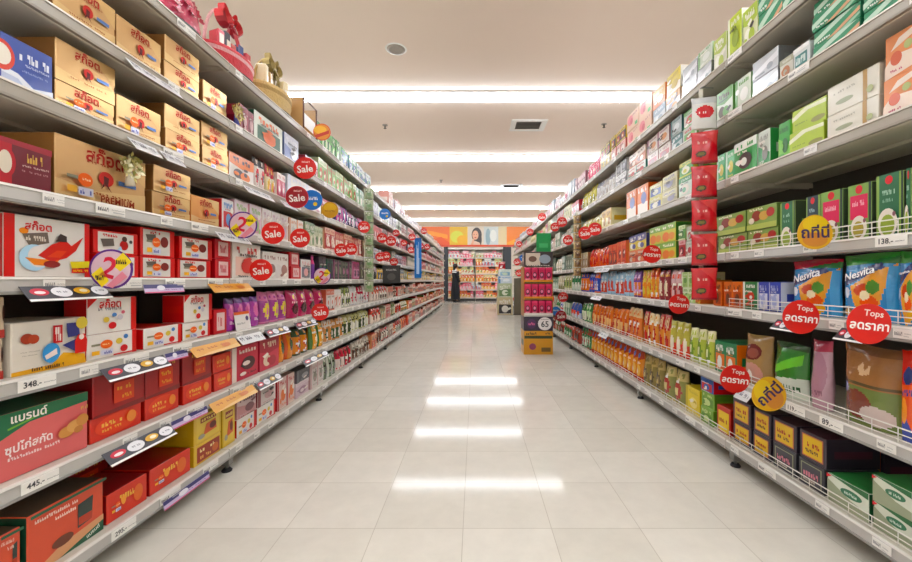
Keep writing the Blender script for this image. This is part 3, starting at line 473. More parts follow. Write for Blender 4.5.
R(6, 0, 90, 1, 'greenpink', .188, d=.2); R(6, 92, 145, 1, ['redgift_low', 'redgift'], [.085, .145]); R(6, 147, 182, 1, ['redgift_low', 'redgift'], [.085, .145]); R(6, 184, 213, 1, ['redgift_low', 'redgift'], [.085, .145]); R(6, 215, 233, 1, ['redgift_low', 'redgift_low'], [.09, .09])
R(6, 234, 260, 1, B_('c83048', 'e8d8d0', '4a1a20', 'pink and red tea carton'), .19); R(6, 261, 280, 1, B_('cc3a50', 'b02038', 'e0c8b0', 'crimson tea carton'), .19)
R(6, 281, 312, 4, G_('e08a2c', 'd85a20', '3a5a30', 'orange drink pouch'), .2); R(6, 313, 326, 2, G_('e0a040', '4a7a38', 'e8d8a8', 'amber pouch with green print'), .2); R(6, 327, 346, 5, G_('c8884a', 'd8d0c0', '3a5a38', 'tan and cream pouch'), .2); R(6, 347, 371, 7, G_('b8b878', '3a4a30', 'e0e0d0', 'olive and white pouch'), .2)
R(7, 0, 24, 1, 'orangechoc', .165); R(7, 26, 105, 1, 'orangechoc', .182); R(7, 108, 149, 1, 'orangelow', .105); R(7, 151, 192, 1, 'orangelow', .105)
R(7, 194, 222, 1, ['yellow_low', 'yellow'], [.095, .13]); R(7, 223, 236, 1, 'yellow', .2); R(7, 238, 257, 1, ['white_red_low', B_('d8c0c0', 'c89090', '7a4a50', 'pinkish white carton')], [.1, .12]); R(7, 258, 276, 1, ['white_red_low', B_('d8ccc8', '8a3a44', 'c8a0a0', 'white carton with maroon print')], [.1, .12])
R(7, 278, 296, 2, B_('d8bcb4', 'b82430', 'e0742c', 'pale pink carton with red print'), .21); R(7, 297, 310, 1, [B_('d0b8c4', 'e0d0d4', 'a07a90', 'lilac carton'), B_('4a4a52', '6a6a70', '9a9aa0', 'charcoal carton')], [.11, .09]); R(7, 311, 324, 2, B_('d8d0cc', 'c8a0a0', '8a8a7a', 'white carton with grey print'), .2)
R(7, 325, 338, 3, G_('7a8a70', 'd0d4c8', '3a4a38', 'grey green pouch'), .2); R(7, 339, 354, 4, G_('c83044', 'e0d0c8', '6a2a30', 'red pouch with white print'), .19); R(7, 355, 371, 6, G_('b0a89a', '6a4a3a', 'd8d0c4', 'beige and brown pouch'), .19)

# right side, top to bottom ------------------------------------------------
R = lambda t, *a, **k: run('R', t, *a, **k)
R(0, 812, 757, 2, 'green_stripe', [.1, .1]); R(0, 756, 741, 1, B_('d4d8b0', 'a8c040', 'e8e8d8', 'white and lime carton'), .2); R(0, 740, 726, 1, B_('b8cc38', 'dfe4c8', '8aa028', 'lime green tall carton'), .24); R(0, 725, 712, 1, B_('d8d8c8', 'b0c060', 'e6e6da', 'pale lime carton'), .2)
R(0, 711, 697, 1, ['grey_gift', B_('c0c8b8', '7aa070', 'd8dcd4', 'grey green carton')], [.11, .11]); R(0, 696, 681, 1, ['grey_gift', 'grey_gift'], [.11, .11])
R(0, 679, 665, 1, [B_('cfd0d0', 'c0883a', 'a0a0b0', 'white carton with gold print'), B_('c9b42c', 'e0dcd0', 'b0981c', 'mustard yellow carton')], [.13, .15]); R(0, 664, 652, 1, [B_('cfd4d8', '98a8b8', 'e0e4e8', 'silver blue carton'), B_('d8b070', 'e0702c', 'd8d0b0', 'amber carton')], [.13, .14])
R(0, 651, 626, 2, ['floral', 'floral'], [.15, .15]); R(0, 625, 611, 3, [B_('d8a8a0', 'c86a60', 'e8d8d0', 'salmon carton'), B_('3a2a30', 'd8b838', 'b8302c', 'dark striped carton')], [.13, .12]); R(0, 610, 600, 3, [B_('d0b858', 'e0d8b0', 'a88a30', 'pale yellow carton'), B_('3a3230', 'd8c040', 'a83028', 'black and yellow carton')], [.13, .12])
R(0, 599, 586, 5, G_('d85a78', 'e898a8', 'c83048', 'bright pink pouch'), .24); R(0, 585, 575, 5, B_('d8b0b8', '6a4048', 'e8d8d8', 'dusty pink carton'), .2)
R(1, 912, 861, 1, ['green_stripe']*4, [.06]*4, d=.25); R(1, 859, 811, 1, ['green_stripe']*4, [.06]*4, d=.25); R(1, 810, 793, 1, 'white_teal', .105); R(1, 792, 778, 1, B_('c9c8bc', 'a0a088', 'b0704a', 'beige grey carton'), .105); R(1, 777, 751, 1, ['grey_gift', 'grey_gift'], [.095, .095])
R(1, 749, 733, 1, B_('c9d2c0', '5f9a4a', 'e8e8e0', 'white and green pack'), .17); R(1, 732, 716, 1, B_('c9d2c0', '5f9a4a', '4a3a20', 'white and green leaf pack'), .17)
R(1, 696, 682, 1, [B_('b8b8ae', '5fa050', 'c04a40', 'grey carton with green print')]*2, [.11, .11]); R(1, 681, 670, 1, [B_('a8b4b4', '2f6a68', 'd0d8d8', 'teal edged carton')]*2, [.11, .12]); R(1, 669, 646, 2, [B_('d0c8c0', 'c07a80', 'a88a90', 'cream carton with rose print'), B_('d8ccc4', '9a5a6a', 'd08a50', 'cream carton with plum print')], [.11, .12]); R(1, 645, 628, 2, [B_('d8d4cc', '2f7a68', 'b03a30', 'white carton with teal print'), B_('b8683a', 'e0d0c0', '6a3a28', 'russet carton')], [.1, .12])
R(1, 626, 615, 2, [B_('26262c', 'd8d8d8', '8a8a90', 'black and white carton')]*2, [.12, .12]); R(1, 613, 595, 6, G_('d4d4d4', '8a8a98', 'b8b0a8', 'silver white pouch'), .22); R(1, 594, 580, 5, G_('cfc44a', 'e0dca0', '8a8a40', 'pale yellow pouch'), .24)
R(2, 912, 881, 1, ['orange_white', 'orange_white'], [.13, .145]); R(2, 879, 826, 1, ['white_leaf', 'white_leaf'], [.095, .11]); R(2, 824, 789, 1, ['lime', 'lime'], [.095, .098]); R(2, 788, 776, 1, B_('3aa03a', '7ac84a', '1f6a28', 'bright green carton'), .17)
R(2, 770, 758, 1, B_('c8d0c4', '2f8a44', '8a8a80', 'white carton with green edge'), .175); R(2, 757, 734, 1, B_('2f9a48', 'e0e6dc', '3a2a24', 'green pack with dark figure'), .175); R(2, 733, 716, 2, B_('3aa858', 'c8e0c8', 'd8d060', 'mint green pack'), .165)
R(2, 692, 678, 1, [B_('c8d8c8', '2f8a50', 'd8d0c0', 'white and emerald carton'), B_('4a9a48', 'c9c83a', 'e0e4c8', 'green and yellow carton')], [.14, .1]); R(2, 677, 662, 1, [B_('c9c49a', 'a8a07a', '8a8aa0', 'khaki carton')]*2, [.1, .11]); R(2, 661, 648, 1, [B_('d0c878', '3f5a9a', 'e0e0d0', 'yellow and blue carton')]*2, [.1, .1]); R(2, 647, 626, 2, 'carton_orange', .25)
R(2, 611, 601, 2, B_('d8b03a', 'e0dca8', 'a87a2a', 'yellow carton'), .2); R(2, 600, 580, 6, G_('d0c070', 'a89a50', 'e0d8b0', 'straw yellow pouch'), .22)
R(3, 912, 905, 1, 'tea_green', .21); R(3, 903, 874, 1, 'tea_green', .21); R(3, 871, 846, 1, 'tea_pink', .2); R(3, 843, 820, 1, 'tea_pink', .2); R(3, 818, 803, 1, 'tea_navy', .2); R(3, 795, 779, 1, 'tea_green', .2)
R(3, 777, 746, 1, ['tea_fruit', 'tea_fruit'], [.1, .11]); R(3, 745, 716, 1, ['tea_fruit', 'tea_fruit'], [.1, .11])
R(3, 692, 685, 1, [B_('c9ccc0', '9aa890', 'b03a40', 'grey white carton')]*2, [.1, .1]); R(3, 684, 677, 1, [B_('b02a30', 'd8a0a0', '5a1a20', 'deep red carton'), B_('5a9a40', 'c8d8a0', '3a6a2a', 'leaf green carton')], [.12, .1]); R(3, 675, 648, 2, ['orange_green', 'orange_green'], [.125, .135])
R(3, 646, 628, 2, [B_('b8402c', 'd87a4a', 'c8c0b0', 'rust red carton'), B_('d0b83a', '4a4a8a', 'e0e0d8', 'yellow and violet carton')], [.11, .13]); R(3, 626, 608, 4, B_('d8482c', 'e07a4a', '8a1f1a', 'scarlet carton'), .22); R(3, 607, 588, 6, G_('d8582c', 'c02a20', 'e8b890', 'scarlet pouch'), .22); R(3, 587, 580, 3, B_('b8a878', '8a5a3a', 'd8d0b8', 'sandy carton'), .2)
R(4, 912, 890, 1, 'creamer_green', .246); R(4, 888, 832, 1, 'creamer_green', .245); R(4, 830, 781, 1, 'creamer_red', .235); R(4, 779, 757, 2, B_('3a4aa8', 'd8d8e4', 'a8b0d8', 'blue and white box'), .14); R(4, 756, 742, 1, B_('2f7a44', 'd8dfd4', 'c8402c', 'green box with white print'), .14); R(4, 741, 713, 3, B_('d8702c', 'b84a1c', '6a3a20', 'orange box'), .14)
R(4, 700, 695, 1, B_('d8b040', 'd8703a', 'e8e0c0', 'yellow orange box'), .15); R(4, 694, 681, 2, [B_('a8c878', 'd8e4c0', '6a9a48', 'pale green box')]*2, [.1, .1]); R(4, 680, 668, 2, G_('8a2430', 'c8a0a0', 'd8503a', 'maroon snack pouch'), .22); R(4, 667, 657, 2, G_('8a2a30', 'd8a040', 'e0d0b0', 'maroon and gold pouch'), .22); R(4, 656, 640, 4, G_('e0882c', 'c8401f', 'd8c040', 'orange snack pouch'), .24); R(4, 639, 631, 2, G_('6a3a88', 'd87a3a', 'c8a0d0', 'purple snack pouch'), .23); R(4, 630, 598, 8, G_('9ac0dc', 'd8e4ec', 'c84a3a', 'pale blue pouch'), .24); R(4, 597, 587, 4, G_('2f4ab0', 'd8703a', 'b8c8e8', 'deep blue pouch'), .24); R(4, 586, 580, 3, G_('d8702c', '3a4aa0', 'e8d8c0', 'orange and blue pouch'), .24)
R(5, 912, 895, 1, 'orangebag', .3); R(5, 893, 833, 1, 'brownbag', .29); R(5, 824, 804, 1, 'pinkbag', .28); R(5, 799, 766, 1, 'greenwhite', .24); R(5, 764, 738, 1, 'brownpink', .25); R(5, 736, 713, 2, B_('1f7a4a', 'd8702c', 'dfe6dc', 'dark green box with white print'), .18)
R(5, 711, 687, 3, G_('a8b840', 'd8d8a0', '6a8a2a', 'lime snack pouch'), .22); R(5, 686, 667, 3, G_('b8b048', 'd8402c', 'e0d8c0', 'lime pouch with red top'), .24); R(5, 666, 640, 5, G_('d8883a', 'b8241f', 'e8d0a0', 'red and amber chip bag'), .27); R(5, 639, 626, 3, G_('d8783a', 'e0c088', 'b02a20', 'apricot chip bag'), .28); R(5, 625, 590, 11, G_('d8702c', 'b83a1c', 'e0b070', 'orange chip bag'), .25); R(5, 589, 580, 4, G_('2f7a3c', 'a8c890', 'e0e4d0', 'green snack pouch'), .24)
R(6, 912, 871, 1, ['wg', 'wg'], [.092, .092], d=.22); R(6, 868, 826, 1, 'wg', .105, d=.22); R(6, 824, 797, 1, ['dark_grey', 'dark_yel'], [.105, .12], d=.22); R(6, 795, 771, 1, ['dark_grey', 'dark_yel'], [.105, .12], d=.22); R(6, 769, 751, 1, ['dark_yel', 'dark_yel'], [.105, .12], d=.22); R(6, 749, 731, 1, ['dark_yel', 'dark_yel'], [.105, .12], d=.22); R(6, 729, 715, 1, 'redyel', .15)
R(6, 713, 700, 1, [B_('7aa83a', '5a8a2a', 'c8d890', 'leaf green box'), B_('7aa83a', '5a8a2a', 'c8d890', 'leaf green box'), B_('2f5ab0', 'c82a30', '3a70c8', 'blue box with red mark')], [.095, .095, .088]); R(6, 698, 684, 1, B_('e0c82a', 'c8b020', 'f0e088', 'bright yellow box'), .17)
R(6, 682, 661, 2, G_('8a8a4a', 'c8b878', 'a03a30', 'olive snack bag'), .24); R(6, 660, 641, 3, G_('8a7a40', 'b8a060', '5a4a2a', 'khaki snack bag'), .25); R(6, 640, 590, 13, 'amberbag', .27); R(6, 589, 580, 4, G_('2f7a40', 'b03a38', 'c8d8c0', 'green bag with red print'), .25)

# further bays: runs of three or four alike packages
PAL = {
 'L': [[('dcd6d4', 'c0a0a8', '8a8aa0', 'white and lilac'), ('c8bcb8', '7a7088', 'e0dce0', 'greyish'), ('d8c8c0', 'c88a80', 'e8e4e0', 'blush')],
       [('d0d4cc', '8aa880', '4a4a58', 'pale green'), ('4a4a58', 'd0d0d4', '8a8a98', 'slate'), ('d0c8c4', 'b03a44', '4a4a50', 'white and red')],
       [('c8444c', 'e0c8c8', '8a2430', 'coral red'), ('d4ccc8', 'b84a54', '6a6a78', 'white and coral'), ('5a5a5c', 'c8c8c8', 'b03a40', 'graphite')],
       [('c83a44', 'd8b0b0', '7a1f2a', 'raspberry'), ('3a4a60', 'c8d0d8', 'c0503a', 'navy'), ('b8b0a0', '4a6a58', 'd8d0c0', 'stone')],
       [('5a7a60', 'd8a83a', 'c8d0c0', 'muted green'), ('d8b040', '3a5a7a', 'e8e0c8', 'mustard'), ('b8a0a0', '3a3a3c', 'e0d8d4', 'mauve')],
       [('c8604a', 'e0d0c4', '4a3a30', 'terracotta'), ('d4ccc0', 'c83a30', '5a4a40', 'cream and red'), ('4a3a34', 'c8b8a8', 'd0703a', 'dark brown')],
       [('d87a2c', 'c83a20', 'e8d0a8', 'tangerine'), ('5a6a3a', 'd0d0b0', 'c88a3a', 'moss green'), ('c83a30', 'e8d8c8', '8a2a20', 'tomato red')],
       [('d0482c', 'e8a070', '8a2a1c', 'vermilion'), ('d0c8bc', 'b03a3a', '8a8a78', 'ivory and red'), ('8a5a48', 'd8c8b8', '4a3028', 'cocoa brown')]],
 'R': [[('d0c4c8', 'c88a9a', 'e8e0e4', 'pale rose'), ('c8ccd0', '8a98a8', 'e4e8ec', 'silver'), ('b85a70', 'e0b0bc', 'e8d8dc', 'rose')],
       [('c8c478', 'e0dcb0', '8a8a48', 'soft yellow'), ('c0a0a8', 'd8404a', 'e0d8d8', 'dusty rose'), ('b0b8a8', '6a8a68', 'd8dcd0', 'sage')],
       [('9aa098', '4a6a58', 'd0d4cc', 'grey green'), ('3a7a58', 'c8d8cc', 'e0e4dc', 'fern green'), ('b8b4a8', 'c03a44', 'd8d4cc', 'putty')],
       [('3a6a50', 'b8ccc0', 'd8dcd4', 'bottle green'), ('5a7a60', '2a4a38', 'c8d4c8', 'jade'), ('b0a890', '6a5a3a', 'd8d0b8', 'wheat')],
       [('a8b470', 'd8dcb8', '5a7a3a', 'pear green'), ('2f7a4a', 'c8dccc', 'e4e8dc', 'emerald'), ('c8c0a0', '8a8a5a', 'e0dcc8', 'oat')],
       [('3a5aa8', 'c8d0e4', 'd8503a', 'royal blue'), ('2f7a40', 'b8ccb0', 'd8d8c8', 'forest green'), ('b8b098', 'd8d0c0', '6a6a50', 'linen')],
       [('2f7a40', 'c04a40', 'c8d8c0', 'pine green'), ('a8a07a', '5a5a3a', 'd0c8a8', 'drab olive'), ('b84a3a', 'd8c8b8', '6a2a20', 'brick red')]]}
def fillrow(side, tier, y0, y1):
    r = random.Random(tier*31+(5 if side == 'L' else 9)); y = y0; top = tier == 0; last = None
    gap = .21 if side == 'L' else .25
    while y < y1-.3:
        p = r.choice([q for q in PAL[side][tier] if q is not last]); last = p
        kind = 'box' if r.random() < (.75 if tier < 4 else .35) else 'bag'
        w = r.uniform(.11, .16) if kind == 'box' else r.uniform(.13, .17); n = r.choice([2, 3, 3, 4])
        h = r.uniform(.7, .97)*gap if not top else r.uniform(.14, .26); _sd[0] += 1
        des = (kind, p[0], p[1], p[2], p[3]+(' packet' if kind == 'box' else ' pouch'))
        for k in range(n):
            if y+w > y1: break
            put(side, tier, y+w/2, des, w-.006, h, .16 if kind == 'box' else .08, _sd[0], far=True); y += w
        y += r.uniform(0, .02)
YF_L, YF_R, YEND = 7.6, 7.6, YL0+NBL*BAY
for t in range(8): fillrow('L', t, ydep('L', 389 if t == 0 else 372)+.02, YF_L)
for t in range(7): fillrow('R', t, ydep('R', 579 if t else 574)+.03, YF_R)
# the blurred packed rows beyond: too small to count
for side, zz, y0, y1 in (('L', ZL, YF_L, YEND-.05), ('R', ZR, YF_R, YR0+NBR*BAY-.05)):
    mb = MB(); r = random.Random(3); sg = -1 if side == 'L' else 1; X = (LX if side == 'L' else RX)+.03
    for t, z in enumerate(zz):
        y = y0
        while y < y1-.25:
            p = r.choice(PAL[side][t]); w = r.uniform(.1, .2); h = r.uniform(.13, .22)
            for k in range(r.choice([1, 2, 3])):
                if y+w > y1: break
                xa, xb = sorted((sg*X, sg*(X+.16)))
                mb.box(xa, xb, y, y+w-.008, z+.001, z+h, p[0], .004)
                for (a, b2, c) in ((.62, .9, p[1]), (.2, .5, p[2])):
                    xx = sg*(X-.0015)
                    mb.face([(xx, y+.01, z+h*a), (xx, y+w-.018, z+h*a), (xx, y+w-.018, z+h*b2), (xx, y+.01, z+h*b2)], c)
                y += w
    o = link('packed_groceries', mb.mesh('packed_groceries'), M_CARD)
    tag(o, f"mass of tiny packages filling the far end of the {'left' if side == 'L' else 'right'} shelving", 'packages', None, 'stuff')

# labels for every package
ORD = ['first', 'second', 'third', 'fourth', 'fifth', 'sixth', 'seventh', 'eighth', 'ninth', 'tenth', 'eleventh', 'twelfth', 'thirteenth', 'fourteenth', 'fifteenth', 'sixteenth', 'seventeenth', 'eighteenth', 'nineteenth', 'twentieth']
TEN = ['', '', 'twenty', 'thirty', 'forty', 'fifty']
def ordw(i):
    return ORD[i] if i < 20 else TEN[(i+1)//10]+('-'+ORD[(i+1) % 10-1] if (i+1) % 10 else 'th').replace('yth', 'ieth')
def shelfname(side, t):
    n = 8 if side == 'L' else 7
    return ('top shelf' if t == 0 else 'bottom shelf' if t == n-1 else ORD[t]+' shelf down')+(' at left' if side == 'L' else ' at right')
grp = {}
for it in items: grp.setdefault((it[3], it[4], it[1]), []).append(it)
for (side, t, desc), L_ in grp.items():
    ys = sorted({round(i[5], 3) for i in L_})
    cols = {}
    for i in L_: cols.setdefault(round(i[5], 3), []).append(i)
    for (o, _, cat, _, _, y, stack) in L_:
        k = ys.index(round(y, 3)); same = len(cols[round(y, 3)])
        sp = ''
        if same > 1:
            j = sorted(i[6][0] for i in cols[round(y, 3)]).index(stack[0])
            sp = (', '+{2: ['lower', 'upper'], 3: ['lowest', 'middle', 'topmost'], 4: ['lowest', 'second up', 'third up', 'topmost']}[same][j]+' in stack')
        lab = (f'{ordw(k)} {desc} along' if len(ys) > 1 else desc)+sp+', '+shelfname(side, t)
        tag(o, lab, cat, f'{desc} row, {shelfname(side, t)}' if len(L_) > 1 else None)

# ------------------------------------------------------------------ shelving
def art_mesh(name, w, h, base, art, th=.0015, seed=0):
    mb = MB(); mb.box(-w/2, w/2, 0, th, 0, h, base, .0003)
    decals(mb, expand(art, seed), lambda u, v, e: ((u-.5)*w, -e, v*h), w, h); return mb.mesh(name)
TK = art_mesh('price_ticket', .062, .03, 'e8e6e0', [('l', .08, .3, .5, .72, '8a8a8a', 4), ('l', .6, .5, .94, .62, 'a8a8a8', 6), ('l', .6, .25, .94, .36, 'b0b0b0', 6)]); TK.materials.append(M_SIGN)
TK2 = art_mesh('price_ticket', .11, .032, 'e8e6e0', [('l', .06, .3, .4, .72, '707070', 4), ('l', .5, .5, .94, .62, 'a0a0a0', 9), ('r', .5, .2, .9, .34, 'b8b8b8')]); TK2.materials.append(M_SIGN)
def ticket_text(s):
    me = art_mesh('price_ticket', .1, .033, 'eceae4', [('t', s, .36, .55, .46, '3c3c40'), ('l', .66, .4, .96, .5, '8a8a8a', 6)]); me.materials.append(M_SIGN); return me
SPECIAL = {('L', 5, 0): [(35, '348.-')], ('L', 6, 0): [(38, '445.-')], ('L', 7, 0): [(122, '295.-')], ('R', 3, 0): [(893, '138.-')], ('R', 5, 0): [(797, '119.-'), (833, '89.-')]}
_parts = {}
def shelf_mesh(dp):
    k = ('shelf', dp)
    if k not in _parts:
        mb = MB(); n = BAY-.004; W = 'ffffff'
        mb.box(-n/2, n/2, .004, dp, -.022, 0, W, .002)                     # board
        mb.box(-n/2, n/2, .004, .016, -.048, -.0225, W, .001)              # folded front edge
        mb.box(-n/2, n/2, dp*.55, dp*.55+.02, -.036, -.0225, W, .001)      # stiffener under the board
        me = mb.mesh('shelf'); me.materials.append(M_SHELF); _parts[k] = me
    return _parts[k]
def rail_mesh(plain):
    rk = 'rail_plain' if plain else 'rail'
    if rk not in _parts:
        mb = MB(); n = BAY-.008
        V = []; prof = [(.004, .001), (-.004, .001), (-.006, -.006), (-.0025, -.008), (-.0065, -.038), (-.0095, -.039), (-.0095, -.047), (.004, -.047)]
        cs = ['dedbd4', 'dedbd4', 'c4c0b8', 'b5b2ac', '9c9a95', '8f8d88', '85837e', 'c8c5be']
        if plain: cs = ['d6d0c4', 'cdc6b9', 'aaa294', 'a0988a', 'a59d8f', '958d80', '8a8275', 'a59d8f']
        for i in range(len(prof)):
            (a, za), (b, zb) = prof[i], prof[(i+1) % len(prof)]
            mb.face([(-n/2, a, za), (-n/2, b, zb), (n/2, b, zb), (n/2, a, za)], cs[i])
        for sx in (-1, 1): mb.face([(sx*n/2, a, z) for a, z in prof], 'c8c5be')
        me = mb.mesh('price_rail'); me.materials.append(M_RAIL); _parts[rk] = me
    return _parts[rk]
def bracket_mesh(dp):
    k = ('br', dp)
    if k not in _parts:
        mb = MB(); t = .004
        P_ = [(.03, -.026), (dp, -.026), (dp, -.052), (dp*.6, -.05), (.03, -.036)]
        for s in (-t/2, t/2): mb.face([(s, a, z) for a, z in P_], 'ffffff')
        for i in range(len(P_)):
            a, b = P_[i], P_[(i+1) % len(P_)]; mb.face([(-t/2, *a), (t/2, *a), (t/2, *b), (-t/2, *b)], 'ffffff')
        me = mb.mesh('bracket'); me.materials.append(M_SHELF); _parts[k] = me
    return _parts[k]
def fence_mesh():
    if 'fence' not in _parts:
        mb = MB(); n = BAY-.02
        for z in (.012, .03, .05): mb.tube([(-n/2, .008, z), (n/2, .008, z)], .0017 if z < .05 else .0024, 'ffffff', 5)
        k = 0
        while k*.085 <= n:
            x = -n/2+k*.085; mb.tube([(x, .010, .001), (x, .010, .05)], .0015, 'ffffff', 5); k += 1
        me = mb.mesh('wire_fence'); me.materials.append(M_WIRE); _parts['fence'] = me
    return _parts['fence']
DP = .46
for side, zz, y0, lx in (('L', ZL, YL0, LX), ('R', ZR, YR0, RX)):
    sg = -1 if side == 'L' else 1; rz = PI/2 if side == 'L' else -PI/2
    sn = 'left' if side == 'L' else 'right'
    H = zz[0]+.02
    NBAY = NBL if side == 'L' else NBR
    for b in range(NBAY):
        root = empty('shelf_unit', (sg*lx, y0+BAY*(b+.5), 0), rz)
        tag(root, f'cream steel shelving unit on the {sn}, '+('nearest the camera' if b == 0 else 'farthest from the camera' if b == NBAY-1 else f'{ordw(b)} from the camera'), 'shelf', f'{sn} row of shelving units')
        if b == 0:
            mb = MB(); n = BAY-.004
            mb.box(-n/2, n/2, DP+.004, DP+.02, .06, H, 'ffffff', .002)
            bp = link('back_panel', mb.mesh('back_panel'), M_BACK, root)
            mb = MB()
            for x in (-n/2+.001, n/2-.031): mb.box(x, x+.03, DP-.032, DP+.002, .0, H, 'ffffff', .002)
            mb1 = MB(); mb1.box(-.015, .015, DP+.0225, DP+.055, 0, H, 'ffffff', .002)
            up = link('upright', mb1.mesh('upright'), M_SHELF, root, (-n/2+.017, 0, 0)); up2 = link('upright', up.data, None, root, (n/2-.017, 0, 0))
            mb = MB(); mb.box(-n/2, n/2, .16, .18, .004, zz[-1]-.05, 'ffffff', .002)
            pl = link('plinth', mb.mesh('plinth'), M_DARK, root)
            mb = MB(); mb.box(-.018, .018, .006, .05, .035, zz[-1]-.05, 'ffffff', .002); mb.tube([(0, .028, .016), (0, .028, .04)], .008, 'ffffff', 8)
            ft = link('foot', mb.mesh('foot'), M_STEEL, root, (-n/2+.03, 0, 0))
            mb = MB(); mb.lathe([(.024, 0), (.026, .006), (.018, .016)], 'ffffff', 14, c=(0, .028, .0005))
            fp = link('foot_pad', mb.mesh('foot_pad'), M_BLACK, ft)
            proto = (bp, up, up2, pl, ft)
        else:
            for p in proto: dup(p, root)
        for t, z in enumerate(zz):
            sh = link('shelf', shelf_mesh(DP), None, root, (0, 0, z))
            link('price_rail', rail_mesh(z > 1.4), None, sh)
            if t < len(zz)-1:
                for sx in (-1, 1): link('bracket', bracket_mesh(DP), None, sh, (sx*(BAY/2-.012), 0, 0))
            if side == 'R' and ((t in (3, 4) and b == 0) or (t in (5, 6) and b < 3)): link('wire_fence', fence_mesh(), None, sh)
            yc = y0+BAY*(b+.5)
            spots = []
            for px, s in SPECIAL.get((side, t, b), []):
                y = F*lx/abs(px-VPX); x = (y-yc) if side == 'L' else -(y-yc)
                link('price_ticket', ticket_text(s), None, sh, (x, -.0085, -.039)); spots.append(x)
            if b < 5:
                r = random.Random(t*13+b*7+(1 if side == 'L' else 2)); x = -BAY/2+.08
                while x < BAY/2-.08:
                    if all(abs(x-q) > .12 for q in spots):
                        o = link('price_ticket', TK if r.random() < .7 else TK2, None, sh, (x, -.0085, -.037))
                    x += r.uniform(.14, .3) if z < 1.3 else r.uniform(.4, .9)

# ------------------------------------------------------------------ signs on the shelf edges
def disc_mesh(name, r, base, art, egg=0, rim=None, seed=0):
    mb = MB(); n = 36
    def pt(k, s=1, y=0):
        a = 2*PI*k/n; q = 1+egg*(-math.sin(a))*.12
        return (s*r*math.cos(a)*q, y, s*r*math.sin(a)*(1+abs(egg)*.08))
    mb.face([pt(k) for k in range(n)][::1], rim or base); mb.face([pt(k, 1, .0022) for k in range(n)][::-1], 'd8d4d0')
    for k in range(n): mb.face([pt(k), pt(k, 1, .0022), pt(k+1, 1, .0022), pt(k+1)], rim or base)
    if rim: mb.face([pt(k, .9, -.0003) for k in range(n)], base)
    decals(mb, expand(art, seed), lambda u, v, e: ((u-.5)*2*r, -e-.0003, (v-.5)*2*r), 2*r, 2*r, .0003)
    me = mb.mesh(name); me.materials.append(M_SIGN); return me
SR = 'd8261f'
SALE = [('t', 'Sale', .5, .46, .7, 'f4ece6', .12), ('l', .36, .74, .72, .82, 'f0c8c0', 4)]
SIGNS = {
 'sale': (SR, SALE, 0, None, 'red round sale sign'), 'dsale': ('9c1a24', SALE, 0, 'b8222c', 'dark red round sale sign'),
 'tops': ('d5261f', [('t', 'Tops', .6, .74, .44, 'f4e4dc', -.14), ('t', 'ลดราคา', .5, .44, .88, 'f8f4ee', -.1)], 0, None, 'red round discount sign in white lettering'),
 'blue': ('2a74c8', [('l', .2, .5, .8, .66, 'e8eef6', 5), ('e', .66, .3, .1, .1, 'd8b83a')], 0, None, 'blue round sign'),
 'orange': ('e08a28', [('e', .4, .62, .36, .24, 'f0b83a'), ('p', [(.1, .3), (.9, .62), (.9, .42), (.2, .14)], 'c83a20')], 0, 'd0502a', 'orange and yellow round sign'),
 'goldd': ('c9963a', [('e', .5, .66, .38, .26, 'd8ac3c'), ('l', .2, .4, .8, .5, 'a06a28', 5)], 0, None, 'golden round sign'),
 'egg': ('d8a83a', [('e', .5, .74, .36, .26, 'e0c030'), ('e', .5, .26, .36, .22, 'c98a4c'), ('t', 'ถที่นี่', .5, .52, .8, '3a2a58', .02)], 1, None, 'yellow egg-shaped sign with purple lettering'),
 'eggt': ('d8a83a', [('e', .32, .6, .26, .34, 'e0c030'), ('e', .66, .34, .26, .3, 'c98a4c'), ('t', 'ถที่นี่', .48, .52, .8, '3a2a58', .75)], 1, None, 'yellow egg-shaped sign with slanting purple lettering'),
 'two': ('d4b8c4', [('t', '2', .46, .54, .34, 'd02a44', -.3), ('p', [(.5, .62), (.78, .92), (.98, .68), (.72, .44)], 'e8cf1c'), ('p', [(.06, .36), (.28, .56), (.46, .2), (.3, .04)], 'e8cf1c'), ('l', .62, .62, .88, .74, '4a3a20', 3), ('l', .16, .22, .36, .34, '4a3a20', 3), ('p', [(.42, .08), (.78, .44), (.9, .3), (.56, .02)], 'd88a9a')], 0, '5a2f80', 'purple-rimmed round sign with a red number two'),
}
signs = []
def sign(side, px, py, rpx, typ, out=.035):
    sg = -1 if side == 'L' else 1; lx = LX if side == 'L' else RX; dx = abs(px-VPX)
    out = rpx*(lx-.014)/(dx+rpx)+.014; X = lx-out
    y = F*X/abs(px-VPX); z = EYE+(VPY-py)/F*y; r = rpx/F*y
    base, art, egg, rim, desc = SIGNS[typ]
    zz = ZL if side == 'L' else ZR
    tier = min(range(len(zz)), key=lambda t: abs(zz[t]-.024-z))
    zr = zz[tier]-.024-z
    root = empty('shelf_sign', (sg*X, y, z))
    k = ('sg', typ, round(r, 3))
    if k not in _mesh: _mesh[k] = disc_mesh('sign_disc', round(r, 3), base, art, egg, rim)
    ang = math.radians(7)*(1 if side == 'L' else -1)
    link('sign_disc', _mesh[k], None, root, rz=ang)
    mb = MB(); e = Vector((sg*(out-.0095), .012, zr)); s = Vector((0, .006, 0)); m = Vector((sg*(out-.011)*.8, .014, zr*.6))
    mb.tube([s, m, e], .0022, 'd8d8d8', 6)
    link('clip_arm', mb.mesh('clip_arm'), M_SIGN, root)
    signs.append((root, desc, side, tier, y))
